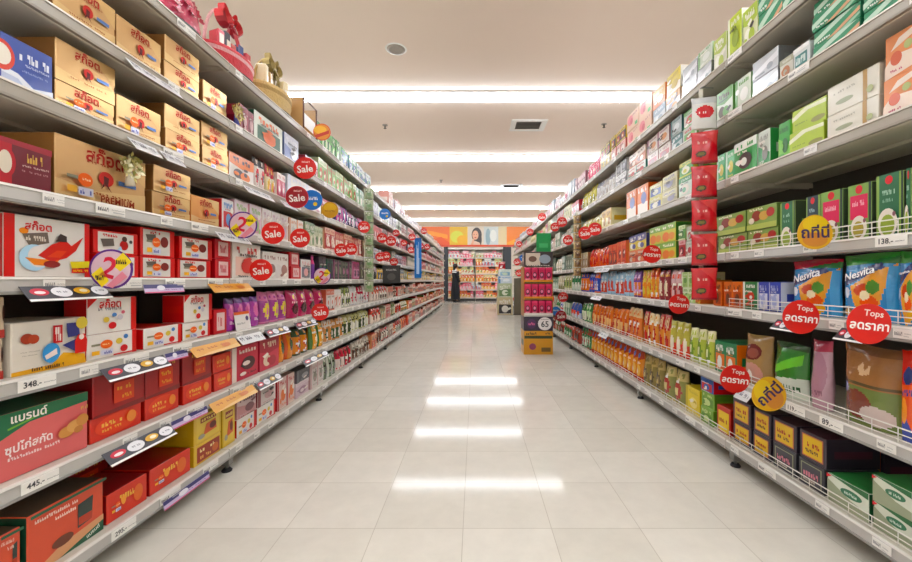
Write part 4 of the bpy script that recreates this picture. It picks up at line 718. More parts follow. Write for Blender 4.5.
for a in [(305, 168, 11, 'sale'), (297, 197, 11, 'dsale'), (312, 200, 10, 'blue'), (330, 210, 8, 'goldd'), (322, 132, 8.5, 'orange'), (364, 227, 6, 'sale'), (243, 225, 13.5, 'two'), (273, 233, 11, 'sale'), (300, 238, 9.5, 'sale'),
          (111, 269, 20, 'two'), (261, 270, 11, 'sale'), (322, 276, 8.5, 'two'), (320, 312, 8.5, 'sale'), (341, 250, 6.5, 'sale'), (351, 249, 6, 'sale'), (385, 214, 5.5, 'blue'), (382, 238, 5, 'sale'), (391, 241, 5, 'sale'), (380, 257, 4.5, 'sale'), (386, 256, 4.5, 'sale'), (394, 262, 4, 'sale'),
          (412, 237, 3.5, 'sale'), (396, 233, 3.5, 'sale'), (404, 243, 3.2, 'sale'), (411, 250, 3.2, 'sale'), (424, 231, 3.2, 'sale'), (421, 246, 3, 'sale'), (427, 247, 3, 'sale')]: sign('L', *a)
for a in [(815, 232, 16, 'egg'), (801, 317, 17, 'tops'), (869, 324, 20, 'tops'), (735, 379, 14, 'tops'), (679, 304, 10, 'tops'), (652, 254, 9, 'tops'), (769, 394, 16, 'eggt'), (595, 229, 6.5, 'sale'), (585, 233, 6.5, 'sale'), (555, 227, 4.5, 'sale'), (562, 222, 5, 'sale'), (568, 240, 5, 'sale'), (549, 299, 5, 'sale'), (563, 297, 5, 'sale'), (561, 316, 5.5, 'dsale'), (556, 311, 4.5, 'blue'),
          (542, 217, 4, 'sale'), (530, 232, 3.5, 'sale'), (519, 244, 3, 'sale'), (517, 262, 3.5, 'sale'), (519, 273, 3.5, 'sale'), (523, 258, 3.5, 'blue'), (516, 299, 3, 'sale')]: sign('R', *a)
gs = {}
for s in signs: gs.setdefault((s[1], s[2], s[3]), []).append(s)
for (d, side, t), L_ in gs.items():
    L_.sort(key=lambda s: s[4])
    for k, s in enumerate(L_):
        tag(s[0], (f'{ordw(k)} ' if len(L_) > 1 else '')+d+(' along ' if len(L_) > 1 else ' on edge of ')+shelfname(side, t), 'sign', f'{d}s at {"left" if side=="L" else "right"}' if len(L_) > 1 else None)

# flaps hanging from the price rails
TA = [('r', 0, 0, 1, .14, 'ecebe8'), ('e', .16, .6, .1, .24, 'c83a4a'), ('e', .16, .56, .06, .1, 'f0e4e4'), ('e', .4, .56, .12, .34, 'e4e4e8'), ('l', .34, .5, .46, .62, '7a7a88', 3), ('e', .64, .6, .1, .24, 'd8a83a'), ('e', .66, .6, .05, .12, 'e8e0c0'), ('e', .87, .56, .11, .34, 'e4e4e8'), ('l', .81, .5, .93, .62, '7a7a88', 3)]
FLAPS = {'dark': ('36353c', TA, 'charcoal shelf flap with white ovals'), 'orange': ('d8a050', [('p', [(0, 0), (1, 0), (1, .4), (.3, .2)], 'e0b878'), ('l', .1, .5, .8, .7, 'b86a28', 6), ('e', .7, .5, .1, .2, 'c8702c')], 'orange shelf flap'),
         'violet': ('c8bcd8', [('r', 0, .55, 1, 1, '4a4878'), ('e', .4, .6, .1, .3, 'e0e0e8'), ('r', 0, 0, 1, .14, 'd86a8a'), ('l', .5, .3, .9, .42, '8a7aa8', 5)], 'violet shelf flap'), 'white': ('dcdcdc', [('l', .05, .4, .5, .8, '6a6a74', 4), ('l', .55, .3, .95, .7, '8a8a90', 4)], 'white shelf flap')}
flaps = []
def flap(side, tier, x0, x1, typ, h=.055, tilt=40):
    sg = -1 if side == 'L' else 1; lx = (LX if side == 'L' else RX)
    ya, yb = sorted((F*lx/abs(x0-VPX), F*lx/abs(x1-VPX))); w = yb-ya
    base, art, desc = FLAPS[typ]; mb = MB()
    mb.box(-w/2, w/2, 0, .0012, -h, 0, base, .0002)
    decals(mb, expand(art, 5), lambda u, v, e: ((u-.5)*w, -e, -h+v*h), w, h)
    o = link('shelf_flap', mb.mesh('shelf_flap'), M_SIGN, None, (sg*(lx-.0115), (ya+yb)/2, (ZL if side == 'L' else ZR)[tier]-.026))
    o.rotation_euler = (Matrix.Rotation(PI/2 if side == 'L' else -PI/2, 4, 'Z') @ Matrix.Rotation(math.radians(-tilt), 4, 'X')).to_euler()
    flaps.append((o, desc, side, tier, (ya+yb)/2))
for a in [(4, 14, 100, 'dark'), (4, 140, 180, 'violet', .034, 14), (4, 205, 246, 'orange'), (5, 96, 160, 'dark'), (5, 162, 184, 'violet', .034, 14), (5, 186, 232, 'orange'), (6, 98, 166, 'dark'), (6, 168, 204, 'violet', .034, 14), (6, 206, 250, 'orange'), (7, 160, 206, 'violet', .034, 12), (2, 124, 152, 'white'), (2, 156, 176, 'white'), (1, 122, 172, 'white'), (3, 212, 244, 'white'), (2, 240, 268, 'white'), (2, 278, 292, 'white'), (6, 252, 276, 'dark'), (5, 262, 284, 'dark'), (6, 300, 324, 'dark'), (5, 292, 312, 'dark'), (5, 234, 258, 'white')]:
    flap('L', *a)
for a in [(4, 876, 845, 'dark'), (4, 806, 780, 'dark'), (3, 612, 598, 'white'), (5, 610, 602, 'white'), (4, 604, 594, 'white'), (5, 756, 742, 'white')]: flap('R', *a)
gs = {}
for s in flaps: gs.setdefault((s[1], s[2], s[3]), []).append(s)
for (d, side, t), L_ in gs.items():
    L_.sort(key=lambda s: s[4])
    for k, s in enumerate(L_):
        tag(s[0], (f'{ordw(k)} ' if len(L_) > 1 else '')+d+(' along' if len(L_) > 1 else '')+' hanging from '+shelfname(side, t), 'sign', f'{d}s' if len(L_) > 1 else None)

# blue banner strip on the left, product strips at the uprights
def strip(side, px, py0, py1, n, design, w, h, label, cat, out=.045, desc=None, step=None):
    out = w/2+.018
    sg = -1 if side == 'L' else 1; X = (LX if side == 'L' else RX)-out
    y = F*X/abs(px-VPX); z1 = EYE+(VPY-py0)/F*y; z0 = EYE+(VPY-py1)/F*y
    root = empty('hanging_strip', (sg*X, y+.02, z0))
    mb = MB(); mb.box(-.012, .012, -.0008, .0008, 0, z1-z0+.05, 'd8d4c8', .0002)
    link('strip', mb.mesh('strip'), M_SIGN, root)
    mb = MB(); mb.tube([(0, 0, z1-z0+.045), (0, .004, z1-z0+.06), (sg*(out-.009), .01, z1-z0+.06)], .0025, 'e0e0e0', 6); link('hook', mb.mesh('hook'), M_STEEL, root)
    tag(root, label, 'display strip')
    st = (z1-z0)/n
    for k in range(n):
        ds = design[k] if isinstance(design, list) else design
        _sd[0] += 1 if k == 0 else 0
        d = .03; me = get_mesh(ds, w, st*.93, d, 7)
        o = link(info(ds)[1], me, None, None, (sg*X, y+.0085-d, z0+st*k+.002), math.radians((12 if side == 'L' else -12)+rng.uniform(-4, 4)))
        tag(o, f"{info(ds)[0]}, {ordw(n-1-k)} from the top {desc}", 'sachet', f'sachets {desc}')
strip('R', 703, 96, 300, 6, ['redsachet']*5+['whitesachet'], .135, .17, 'clear strip holding red snack sachets in front of the right shelving', 'x', desc='of near right strip')
strip('R', 577, 215, 276, 7, G_('8a6a3c', 'c8b080', '5a3a20', 'brown sachet', 'snack_sachet', 'sachet'), .1, .11, 'strip of brown sachets midway along the right shelving', 'x', desc='of far right strip')
strip('L', 369, 188, 292, 9, G_('8f9a78', 'd0d4c0', '6a8a58', 'sage green sachet', 'snack_sachet', 'sachet'), .11, .13, 'strip of green sachets midway along the left shelving', 'x', desc='of left strip')
X = LX-.125; y = F*X/57
mb = MB(); mb.box(-.07, .07, 0, .004, 0, 40/F*y, '2a74c0', .001); decals(mb, expand([('l', .3, .1, .7, .9, 'cfe2f4', 2), ('r', 0, .94, 1, 1, '1f5aa0')]), lambda u, v, e: ((u-.5)*.14, -e, v*40/F*y), .14, .9)
zr_ = [q-EYE-2/F*y-.02 for q in ZL[2:4]]
for q in zr_: mb.tube([(0, .008, q), (-.1165, .008, q)], .004, 'd0d0d0')
o = link('banner_strip', mb.mesh('banner_strip'), M_SIGN, None, (-X, y, EYE+2/F*y), 0); tag(o, 'tall narrow blue banner standing out from the far left shelving', 'banner')
# black carton board at the left strip
X = LX-.04; y = F*X/(475-384)
mb = MB(); mb.box(-.12, .12, 0, .012, 0, .24, '3c3b3a', .002); decals(mb, expand([('l', .2, .7, .8, .8, 'a8a8a4', 5), ('e', .5, .36, .24, .2, '5a5854')]), lambda u, v, e: ((u-.5)*.24, -e, v*.24), .24, .24)
mb.tube([(-.1, .016, .03), (-.128, .016, .03)], .004, 'd0d0d0')
o = link('sign_board', mb.mesh('sign_board'), M_SIGN, None, (-LX+.14, y, ZL[4]-.05), 0); tag(o, 'dark grey square board on the left shelf edge past the green strip', 'sign')

# ------------------------------------------------------------------ gift baskets on the left top shelf
def bow(mb, c, s, col, col2):
    c = Vector(c)
    for sx in (-1, 1):
        for tw in (.15, .85):
            pts = []
            for k in range(13):
                a = PI*2*k/12; pts.append((sx*(s*.55*(1-math.cos(a))/1.0)*math.cos(tw), s*.12*tw+.03*s, s*.42*math.sin(a)+s*.5*math.sin(tw)*(1-math.cos(a))))
            w = s*(.2 if tw < .5 else .15); wd = Vector((-sx*.45, -1, .35))*w
            for k in range(12):
                p, q = Vector(pts[k])+c, Vector(pts[k+1])+c
                mb.face([p+wd, q+wd, q-wd, p-wd], col if k % 12 < 7 else col2, True)
        mb.face([c, c+Vector((sx*s*.25, -s*.1, 0)), c+Vector((sx*s*.75, -s*.15, -s*.9)), c+Vector((sx*s*.4, -s*.1, -s*1.0))], col2)
    mb.lathe([(s*.05, -s*.16), (s*.17, -s*.08), (s*.17, s*.08), (s*.05, s*.16)], col2, 10, c=tuple(c))
def hamper(y, L, wx, col, col2, tray, bowc, goods, label, hb=.13, hh=.4, bz=.34):
    root = empty('gift_basket', (-(LX+.02+wx/2), y, ZL[0]+.0005), PI/2)
    tag(root, label, 'basket', None)
    mb = MB(); mb.lathe([(.42, 0), (.47, .02), (.5, .031), (.47, .032)], tray, 28, L, wx); link('tray', mb.mesh('tray'), M_BLACK, root)
    mb = MB()
    prof = [(.40, .033)]+[(.41+.05*k/6+(.012 if k % 2 else 0), .036+(hb-.036)*k/6) for k in range(7)]+[(.44, hb+.004), (.40, hb-.01)]
    mb.lathe(prof, col, 28, L, wx, cols=[col if k % 5 else col2 for k in range(len(prof)-1)]); link('basket', mb.mesh('basket'), M_BASKET, root)
    pts = [(L*.42*math.cos(a), 0, hb-.02+(hh-hb)*math.sin(a)) for a in [PI*k/16 for k in range(17)]]
    mb = MB(); mb.tube(pts, .008, col2, 8); link('handle', mb.mesh('handle'), M_BASKET, root)
    mb = MB(); bow(mb, (0, -wx*.12, bz), .095, *bowc); link('bow', mb.mesh('bow'), M_RIBBON, root)
    r = random.Random(int(y*100))
    for k in range(6):
        g = goods[k % len(goods)]; mb = MB(); bx = -L*.3+L*.6*k/5; w = L*.1
        mb.box(-w/2, w/2, -.035, .035, 0, r.uniform(.09, .14), g, .006); mb.box(-w*.3, w*.3, -.037, -.0352, .02, .07, 'e6ddd0', .0005)
        link('packed_gift', mb.mesh('packed_gift'), M_CARD, root, (bx, r.uniform(-.05, .03), hb-.012), r.uniform(-.4, .4))
hamper(2.47*K, .42, .27, 'c8323c', 'd8a0a0', '1c1e22', ('d8343c', 'a81c2a'), ['c8404c', '3a3a48', 'e0d8d8', 'b84a3a', '4a5a8a'], 'red wrapped gift basket with big red bow on the left top shelf', .14, .42, .33)
hamper(3.0*K, .45, .27, 'c9a968', 'a8884a', '26262a', ('b8a468', '8a7a44'), ['d8c8a0', 'b08a50', 'e0dcd0', '8a7a4a'], 'tan wicker gift basket with gold bow on the left top shelf', .17, .4, .33)
# pink floral hamper
root = empty('gift_hamper', (-(LX+.15), 1.97*K, ZL[0]+.0005), PI/2); tag(root, 'pink floral wrapped hamper on black tray, left top shelf', 'basket')
mb = MB(); mb.lathe([(.46, 0), (.5, .012), (.5, .03), (.47, .032)], '1a1c20', 28, .41, .27); link('tray', mb.mesh('tray'), M_BLACK, root)
mb = MB(); r = random.Random(5)
mb.lathe([(.42, .033), (.44, .08), (.4, .16), (.3, .24), (.14, .29), (.03, .3)], 'c8506a', 24, .41, .27); link('wrap', mb.mesh('wrap'), M_FILM, root)
mb = MB()
for k in range(70):
    a = r.uniform(0, 2*PI); zf = r.random(); rad = .44*(1-zf**2*.6); c = Vector((.41*rad*math.cos(a), .27*rad*math.sin(a), .05+.22*zf)); col = r.choice(['d86a80', 'e08a98', 'c03a54', 'e8b0b8', 'b02a44'])
    for p in range(5):
        b = 2*PI*p/5+r.random(); n_ = Vector((math.cos(a)*.6, math.sin(a)*.6, .5)).normalized(); t1 = n_.orthogonal().normalized(); t2 = n_.cross(t1)
        d1 = (t1*math.cos(b)+t2*math.sin(b)); d2 = n_.cross(d1); s = r.uniform(.016, .028)
        mb.face([c+n_*.004, c+d1*s*.6+d2*s*.45+n_*.01, c+d1*s*1.1+n_*.014, c+d1*s*.6-d2*s*.45+n_*.01], col)
link('flowers', mb.mesh('flowers'), M_RIBBON, root)
# open display carton with a white card
root = empty('display_carton', (-(LX+.03), 3.40*K, ZL[0]+.0005), PI/2); tag(root, 'brown framed display carton with white card, left top shelf beyond tan basket', 'carton')
mb = MB(); w = .24; hgt = .26; dd = .2
mb.box(-w/2, w/2, dd-.006, dd, 0, hgt, 'c8a878', .001); mb.box(-w/2, w/2, 0, dd-.0065, 0, .005, 'c8a878', .001)
for sx in (-1, 1): mb.box(min(sx*w/2, sx*(w/2-.006)), max(sx*w/2, sx*(w/2-.006)), 0, dd-.0065, .0055, hgt, 'c09a68', .001)
link('carton_body', mb.mesh('carton_body'), M_CARD, root)
mb = MB()
for sx in (-1, 1): mb.tube([(sx*(w/2), -.006, .0), (sx*(w/2), -.006, hgt)], .006, '5a2f22')
mb.tube([(-w/2, -.006, hgt), (w/2, -.006, hgt)], .006, '5a2f22'); link('frame', mb.mesh('frame'), M_CARD, root)
mb = MB(); mb.box(-.1, .1, -.004, -.002, .05, .15, 'e4e2de', .0005); link('card', mb.mesh('card'), M_SIGN, root)
# little gold flower bouquet on the second shelf, gold bow on the premium box
def posy(loc, cols, label, stemc):
    root = empty('ribbon_rosette', loc, PI/2); tag(root, label, 'ribbon')
    mb = MB(); r = random.Random(3)
    for k in range(16):
        a = 2*PI*k/16*2.6; rad = .012+.025*r.random(); c = Vector((rad*math.cos(a), -.006-.012*r.random(), .07+rad*math.sin(a)))
        s = .018
        for p in range(4):
            b = PI/2*p+a; mb.face([c, c+Vector((s*math.cos(b-.5)*.8, -.004, s*math.sin(b-.5)*.8)), c+Vector((s*1.3*math.cos(b), -.008, s*1.3*math.sin(b))), c+Vector((s*math.cos(b+.5)*.8, -.004, s*math.sin(b+.5)*.8))], r.choice(cols))
    link('petals', mb.mesh('petals'), M_RIBBON, root)
    mb = MB(); mb.tube([(0, -.004, .06), (.004, -.005, .0)], [.008, .016], stemc, 8); link('tail', mb.mesh('tail'), M_RIBBON, root)
posy((-(LX+.018), ydep('L', 233), ZL[1]+.001), ['b8a048', '8a7a30', 'd8c878'], 'gold flower rosette with blue tail, left second shelf down', '4a58b0')
posy((-(LX+.026), ydep('L', 127), ZL[3]+.09), ['b8ac60', '8a8a40', 'e0dcb0'], 'gold flower rosette on the large gold premium gift box', 'd8d0b8')
# pink bottle, white leaflet and empty carton on the left
mb = MB(); mb.lathe([(.018, 0), (.02, .01), (.02, .12), (.012, .15), (.009, .16), (.011, .162), (.011, .19)], 'd83a80', 14, cols=['7a3a9a', '7a3a9a', 'd83a80', 'd83a80', 'e8a0c0', 'e060a0'])
o = link('drink_bottle', mb.mesh('drink_bottle'), M_CARD, None, (-(LX+.06), ydep('L', 315.5), ZL[4]+.0008)); tag(o, 'slim pink bottle standing on the left fifth shelf down', 'bottle')
me = art_mesh('leaflet', .14, .1, 'e2dedc', [('r', 0, .84, 1, 1, 'd8602c'), ('e', .8, .6, .1, .14, '4a3a68'), ('l', .1, .3, .6, .4, '9a9a98', 6)]); o = link('leaflet', me, M_SIGN, None, (-(LX+.013), ydep('L', 241), ZL[5]+.001), PI/2); o.rotation_euler = (math.radians(-9), 0, PI/2); tag(o, 'white leaflet leaning before purple pouches on left sixth shelf down', 'leaflet')
root = empty('open_carton', (-(LX+.26), ydep('L', 172), ZL[5]+.0008), PI/2); tag(root, 'open empty red carton behind the low white drink box at left', 'carton')
mb = MB(); w, h_, d = .13, .19, .16
mb.box(-w/2, w/2, d-.004, d, 0, h_, 'd8d4cc', .001); mb.box(-w/2, w/2, 0, d-.0045, 0, .004, 'd8d4cc', .001)
for sx in (-1, 1): mb.box(min(sx*w/2, sx*(w/2-.004)), max(sx*w/2, sx*(w/2-.004)), 0, d-.0045, .0045, h_, 'b81a1c', .001)
link('carton_body', mb.mesh('carton_body'), M_CARD, root)
for px, k in ((128, 0), (172, 1)):
    o = link('gift_box', get_mesh('redgift', .19, .17, .2, 77), None, None, (-(LX+.24), ydep('L', px)+.05, ZL[7]+.0008), PI/2)
    tag(o, ('nearer' if k == 0 else 'farther')+' dark red gift box behind the low orange-red boxes, bottom shelf at left', 'box', 'dark red boxes at the back of the bottom left shelf')
# yellow and dark boxes lying behind on the right bottom shelf
for k, (px, h_, ds) in enumerate(((868, .2, 'dark_yel'), (835, .17, 'dark_yel'), (800, .1, 'redyel'))):
    z = ZR[6]+.0008
    o = link('incense_box', get_mesh(ds, .13, h_, .16, 88), None, None, (RX+.27, F*(RX+.27)/(px-VPX), z), -PI/2)
    tag(o, f"{['tall dark box with yellow front', 'dark box with yellow front', 'low red box with yellow label'][k]} at back of bottom right shelf, {ordw(k)} of three", 'box', 'boxes at the back of the bottom right shelf')

# ------------------------------------------------------------------ floor display of magenta packs
DX, DY, DW, DD = .85, 5.8*K, .39, .34
def cart(z, h, base, art, name, label, cat='box', w=DW, d=DD, x=DX, y=DY, top=None):
    me = box_mesh(name, w, h, d, base, art, None, top, 4); o = link(name, me, M_CARD, None, (x, y, z+.0008)); tag(o, label, cat); return o
cart(0, .315, 'c9902c', [('r', .02, .68, .98, .8, '2c3a1c'), ('t', 'เบญ', .2, .84, .3, '3a3a1a'), ('e', .3, .34, .12, .14, '8a3a5a'), ('r', .62, .14, .92, .32, '6a5020'), ('e', .86, .84, .06, .06, '4a4a1c')][0:1]+[('e', .3, .34, .12, .14, '8a3a5a'), ('r', .6, .12, .92, .3, '6a5020'), ('l', .08, .84, .44, .95, '3a3a1a', 4), ('l', .74, .86, .92, .94, '4a4a1c', 2)], 'shipping_carton', 'yellow shipping carton on the floor under the display of magenta packs', 'carton')
cart(.318, .19, '2c2438', [('e', .26, .5, .16, .34, '4a2a58'), ('l', .16, .4, .38, .6, 'd86a9a', 3), ('e', .72, .5, .24, .46, 'e4e2e0'), ('t', '65', .72, .48, .26, '3a3a40'), ('l', .58, .78, .86, .84, '7a7a7a', 5)], 'shipping_carton', 'dark purple carton with white price circle, on the yellow carton', 'carton')
zt = .511
pk = None
for t in range(3):
    root = empty('display_tray', (DX, DY, zt), 0); tag(root, ['lowest', 'middle', 'topmost'][t]+' cardboard tray of magenta packs in the floor display', 'tray', 'stacked display trays')
    mb = MB(); H_ = .222; c1 = 'd8882c' if t else 'd8d4cc'
    mb.box(-DW/2, DW/2, DD-.005, DD, 0, H_, 'b87a2c', .001); mb.box(-DW/2, DW/2, .0055, DD-.0055, 0, .005, 'b87a2c', .001)
    for sx in (-1, 1): mb.box(min(sx*DW/2, sx*(DW/2-.004)), max(sx*DW/2, sx*(DW/2-.004)), .0055, DD-.0055, .0055, H_, 'c07a30', .001)
    link('tray_body', mb.mesh('tray_body'), M_CARD, root)
    mb = MB(); mb.box(-DW/2, DW/2, 0, .005, 0, .045, c1, .001); mb.face([(-DW/2+.01, -.0004, .004), (DW/2-.01, -.0004, .004), (DW/2-.01, -.0004, .018), (-DW/2+.01, -.0004, .018)], '3a4a24' if t else 'b8b4ac'); link('front_lip', mb.mesh('front_lip'), M_CARD, root)
    for k in range(4):
        for q in range(2):
            w = .085
            if pk is None:
                mb = MB(); mb.box(-w/2, w/2, 0, .09, 0, .205, 'c81f52', .004)
                decals(mb, expand([('e', .5, .5, .34, .2, '5a1030'), ('e', .5, .52, .2, .1, 'e888a8'), ('r', 0, .86, 1, 1, 'd83a68'), ('l', .15, .2, .85, .28, 'f0b0c4', 4), ('r', 0, .02, 1, .1, '3a1024')]), lambda u, v, e: ((u-.5)*w, -e, v*.205), w, .205)
                pk = link('snack_pack', mb.mesh('snack_pack'), M_CARD)
                o = pk
            else: o = pk.copy(); COL.objects.link(o)
            o.location = (DX-DW/2+.052+k*.0945, DY+.012+q*.115, zt+.0062)
            tag(o, f"magenta pack, {ORD[k]} from left in {'front' if q == 0 else 'back'} row of {['lowest', 'middle', 'topmost'][t]} display tray", 'pack', 'magenta packs in the floor display')
    zt += H_+.001
cart(zt, .2, '3a3030', [('r', .06, .1, .56, .9, 'c8b8a8'), ('e', .3, .5, .14, .2, '6a4a3c'), ('e', .72, .5, .2, .3, '8a9aa8'), ('l', .1, .04, .9, .1, 'd8d0c8', 6)], 'photo_box', 'dark picture box standing on top of the magenta display', 'box', d=.2)
mb = MB(); mb.box(-.1, .1, 0, .004, 0, .26, '1f8a48', .001); mb.face([(-.06, -.001, .06), (.06, -.001, .06), (.06, -.001, .12), (-.06, -.001, .12)], '4aa868')
o = link('header_card', mb.mesh('header_card'), M_SIGN, None, (DX+.09, DY+.12, zt+.2024)); tag(o, 'green header card standing above the magenta floor display', 'card')
# far stack by the right shelving
FX, FY = .86, 12.4*K
z = 0
for k, (h, base, c2, c3, d_) in enumerate(((.5, 'c8b890', '2a2a2c', 'e0dcd0', 'beige carton with black print at the foot of the far stack'), (.4, 'b8c09a', '6a8a5a', 'e0e4d0', 'pale green carton, second up in the far stack'), (.2, 'c8d4dc', '5a8ab8', 'e8eef2', 'pale blue carton, third up in the far stack'), (.2, 'd8dcd4', '8ab0c8', 'c8d8c0', 'white carton on top of the far stack'))):
    cart(z, h, base, gen_art(41+k*3, base, c2, c3), 'shipping_carton', d_, 'carton', .44-.03*k, .4, FX, FY); z += h+.002
me = bag_mesh('snack_bag', .2, .22, .08, 'c83038', gen_art(2, 'c83038', 'e0a0a0', '8a1a24')); o = link('snack_bag', me, M_FILM, None, (FX-.08, FY+.1, z+.001)); tag(o, 'red bag standing on the far stack of cartons', 'bag')
mb = MB(); mb.box(-.1, .1, 0, .1, 0, 1.05, '6a6250', .004); mb.box(-.12, .12, -.02, .12, 0, .03, '4a453a', .004); o = link('display_post', mb.mesh('display_post'), M_CARD, None, (1.225, 12.45*K, .0008)); tag(o, 'brown square post standing right of the far carton stack', 'post')

# ------------------------------------------------------------------ far wall unit, fascia, pillars, person
BY = 20.6*K
ZB = [.16, .54, .92, 1.30, 1.68, 2.06]
for u, xc in enumerate((-.64, .68)):
    root = empty('wall_shelf_unit', (xc, BY, 0)); tag(root, f"far wall shelving unit facing the aisle, {['left', 'right'][u]} one of two", 'shelf', 'far wall shelving')
    mb = MB(); mb.box(-.655, .655, .45, .47, 0, 2.55, 'ffffff', .004); link('back_panel', mb.mesh('back_panel'), M_SHELF, root)
    mb = MB(); mb.box(-.655, .655, .02, .445, 0, .115, 'ffffff', .004); link('plinth', mb.mesh('plinth'), M_DARK, root)
    mb = MB(); mb.box(-.655, .655, .0, .445, 2.46, 2.56, 'e2ddd6', .004); link('top_panel', mb.mesh('top_panel'), M_RAIL, root)
    for z in ZB:
        mb = MB(); mb.box(-.65, .65, .0, .445, -.04, 0, 'ffffff', .003); sh = link('shelf', mb.mesh('shelf'), M_SHELF, root, (0, 0, z))
        mb = MB(); mb.box(-.65, .65, -.008, -.0005, -.035, .005, 'cfcac4', .001); link('price_rail', mb.mesh('price_rail'), M_RAIL, sh)
wallp = [('d8506a', 'e8b0b8', 'c8c0c0', 'pink'), ('c8483a', 'e8c8a0', 'd8a83a', 'red'), ('e0a83a', 'd85a2c', 'e8e0c8', 'yellow'), ('d8d0c8', 'c85a60', '8ab0c8', 'white'), ('d8783a', 'e0c890', '6a8a4a', 'orange'), ('a8b878', 'd8d8c0', 'c8503a', 'green')]
rows = [[1, 1, 0, 4, 1], [0, 0, 3, 1, 0], [4, 2, 2, 4, 1], [2, 5, 4, 1, 4], [5, 0, 2, 3, 5], [3, 0, 5, 0, 3]]
wcnt = {}
for t, z in enumerate(ZB):
    x = -1.27; r = random.Random(t); k = 0
    while x < 1.3:
        w = r.choice([.13, .15, .18]); p = wallp[rows[t][int((x+1.27)/2.6*5) % 5]]; h = r.uniform(.23, .31)
        if abs(x+w/2-.02) < w/2+.02: x = .04; continue
        if x+w > 1.31: break
        key = (p[3], w, round(h, 1))
        me = get_mesh(('box', p[0], p[1], p[2]), w-.008, round(h, 1)+.03, .2, t % 3+3)
        o = link('grocery_packet', me, None, None, (x+w/2, BY+.02, z+.0008)); k += 1; wcnt[(t, p[3])] = wcnt.get((t, p[3]), 0)+1
        tag(o, f"{p[3]} packet, {ordw(wcnt[(t, p[3])]-1)} of its colour from left on far wall {('top' if t == 5 else 'bottom' if t == 0 else ordw(5-t))} shelf", 'box', f'packets on the far wall {("top" if t == 5 else "bottom" if t == 0 else ordw(5-t))} shelf')
        x += w
for x0, x1, nm in ((-1.48, -1.30, 'left'), (1.345, 1.72, 'right')):
    mb = MB(); mb.box(x0, x1, BY-.05, BY+.45, 0, 3.05, 'ffffff', .01); o = struct('trim_'+('1' if nm == 'left' else '2'), mb.mesh('pillar'), M_PILLAR)
root = empty('advertising_fascia', (0, BY-.1, 2.57)); tag(root, 'orange and lime advertising fascia with a portrait above the far wall shelves', 'sign')
mb = MB(); W0, W1, Hf = -4.2, 4.4, .95
mb.box(W0, W1, .0, .12, 0, Hf, 'd8c8a8', .004); link('board', mb.mesh('board'), M_SIGN, root)
mb = MB(); PX = lambda u, v, e: (u, -.003-e, v*Hf)
A = [('r', W0, 0, -1.2, 1, 'e0691c'), ('p', [(-4.2, .3), (-2.6, .9), (-1.3, .6), (-1.3, .4), (-2.6, .7), (-4.2, .1)], 'e8953a'), ('p', [(-3, 0), (-1.6, .5), (-1.2, .2), (-1.2, 0)], 'd8501a'), ('r', -1.2, 0, -.35, 1, 'd8b040'), ('e', -.85, .5, .32, .3, 'c8cc50'), ('e', -.6, .34, .26, .24, 'e0a830'),
     ('r', -.35, 0, .42, 1, 'cfc4b4'), ('r', .42, 0, 1.1, 1, 'c0c8c8'), ('e', .62, .5, .12, .42, '8aa0a8'), ('e', .86, .55, .16, .3, 'd8dcd8'), ('r', 1.1, 0, 1.5, 1, 'd8c8a0'), ('r', 1.5, 0, W1, 1, 'e07a20'), ('p', [(1.5, .2), (2.8, .8), (4.4, .6), (4.4, .3), (2.8, .5), (1.5, 0)], 'e8a048'),
     ('e', .08, .6, .24, .36, '2c201c'), ('e', .22, .36, .1, .34, '2c201c'), ('e', .02, .58, .145, .23, 'd8a88c'), ('p', [(-.24, 0), (-.16, .22), (.02, .3), (.22, .2), (.3, 0)], 'd8b8a4'), ('p', [(-.22, .06), (-.1, .4), (-.02, .38), (-.1, .04)], 'd8a88c'), ('e', -.04, .62, .022, .018, '2c201c'), ('e', .08, .62, .022, .018, '2c201c'), ('e', .02, .46, .05, .025, 'b84a48'), ('r', W0, -.0, W1, .1, 'c8482c')]
decals(mb, A, PX, 1, 1, .0005, .0006); link('poster', mb.mesh('poster'), M_SIGN, root)
mb = MB()
for x in (-3.9, 4.1): mb.box(x-.06, x+.06, .0, .11, -2.57, -.001, 'ffffff', .004)
link('support_post', mb.mesh('support_post'), M_PILLAR, root)

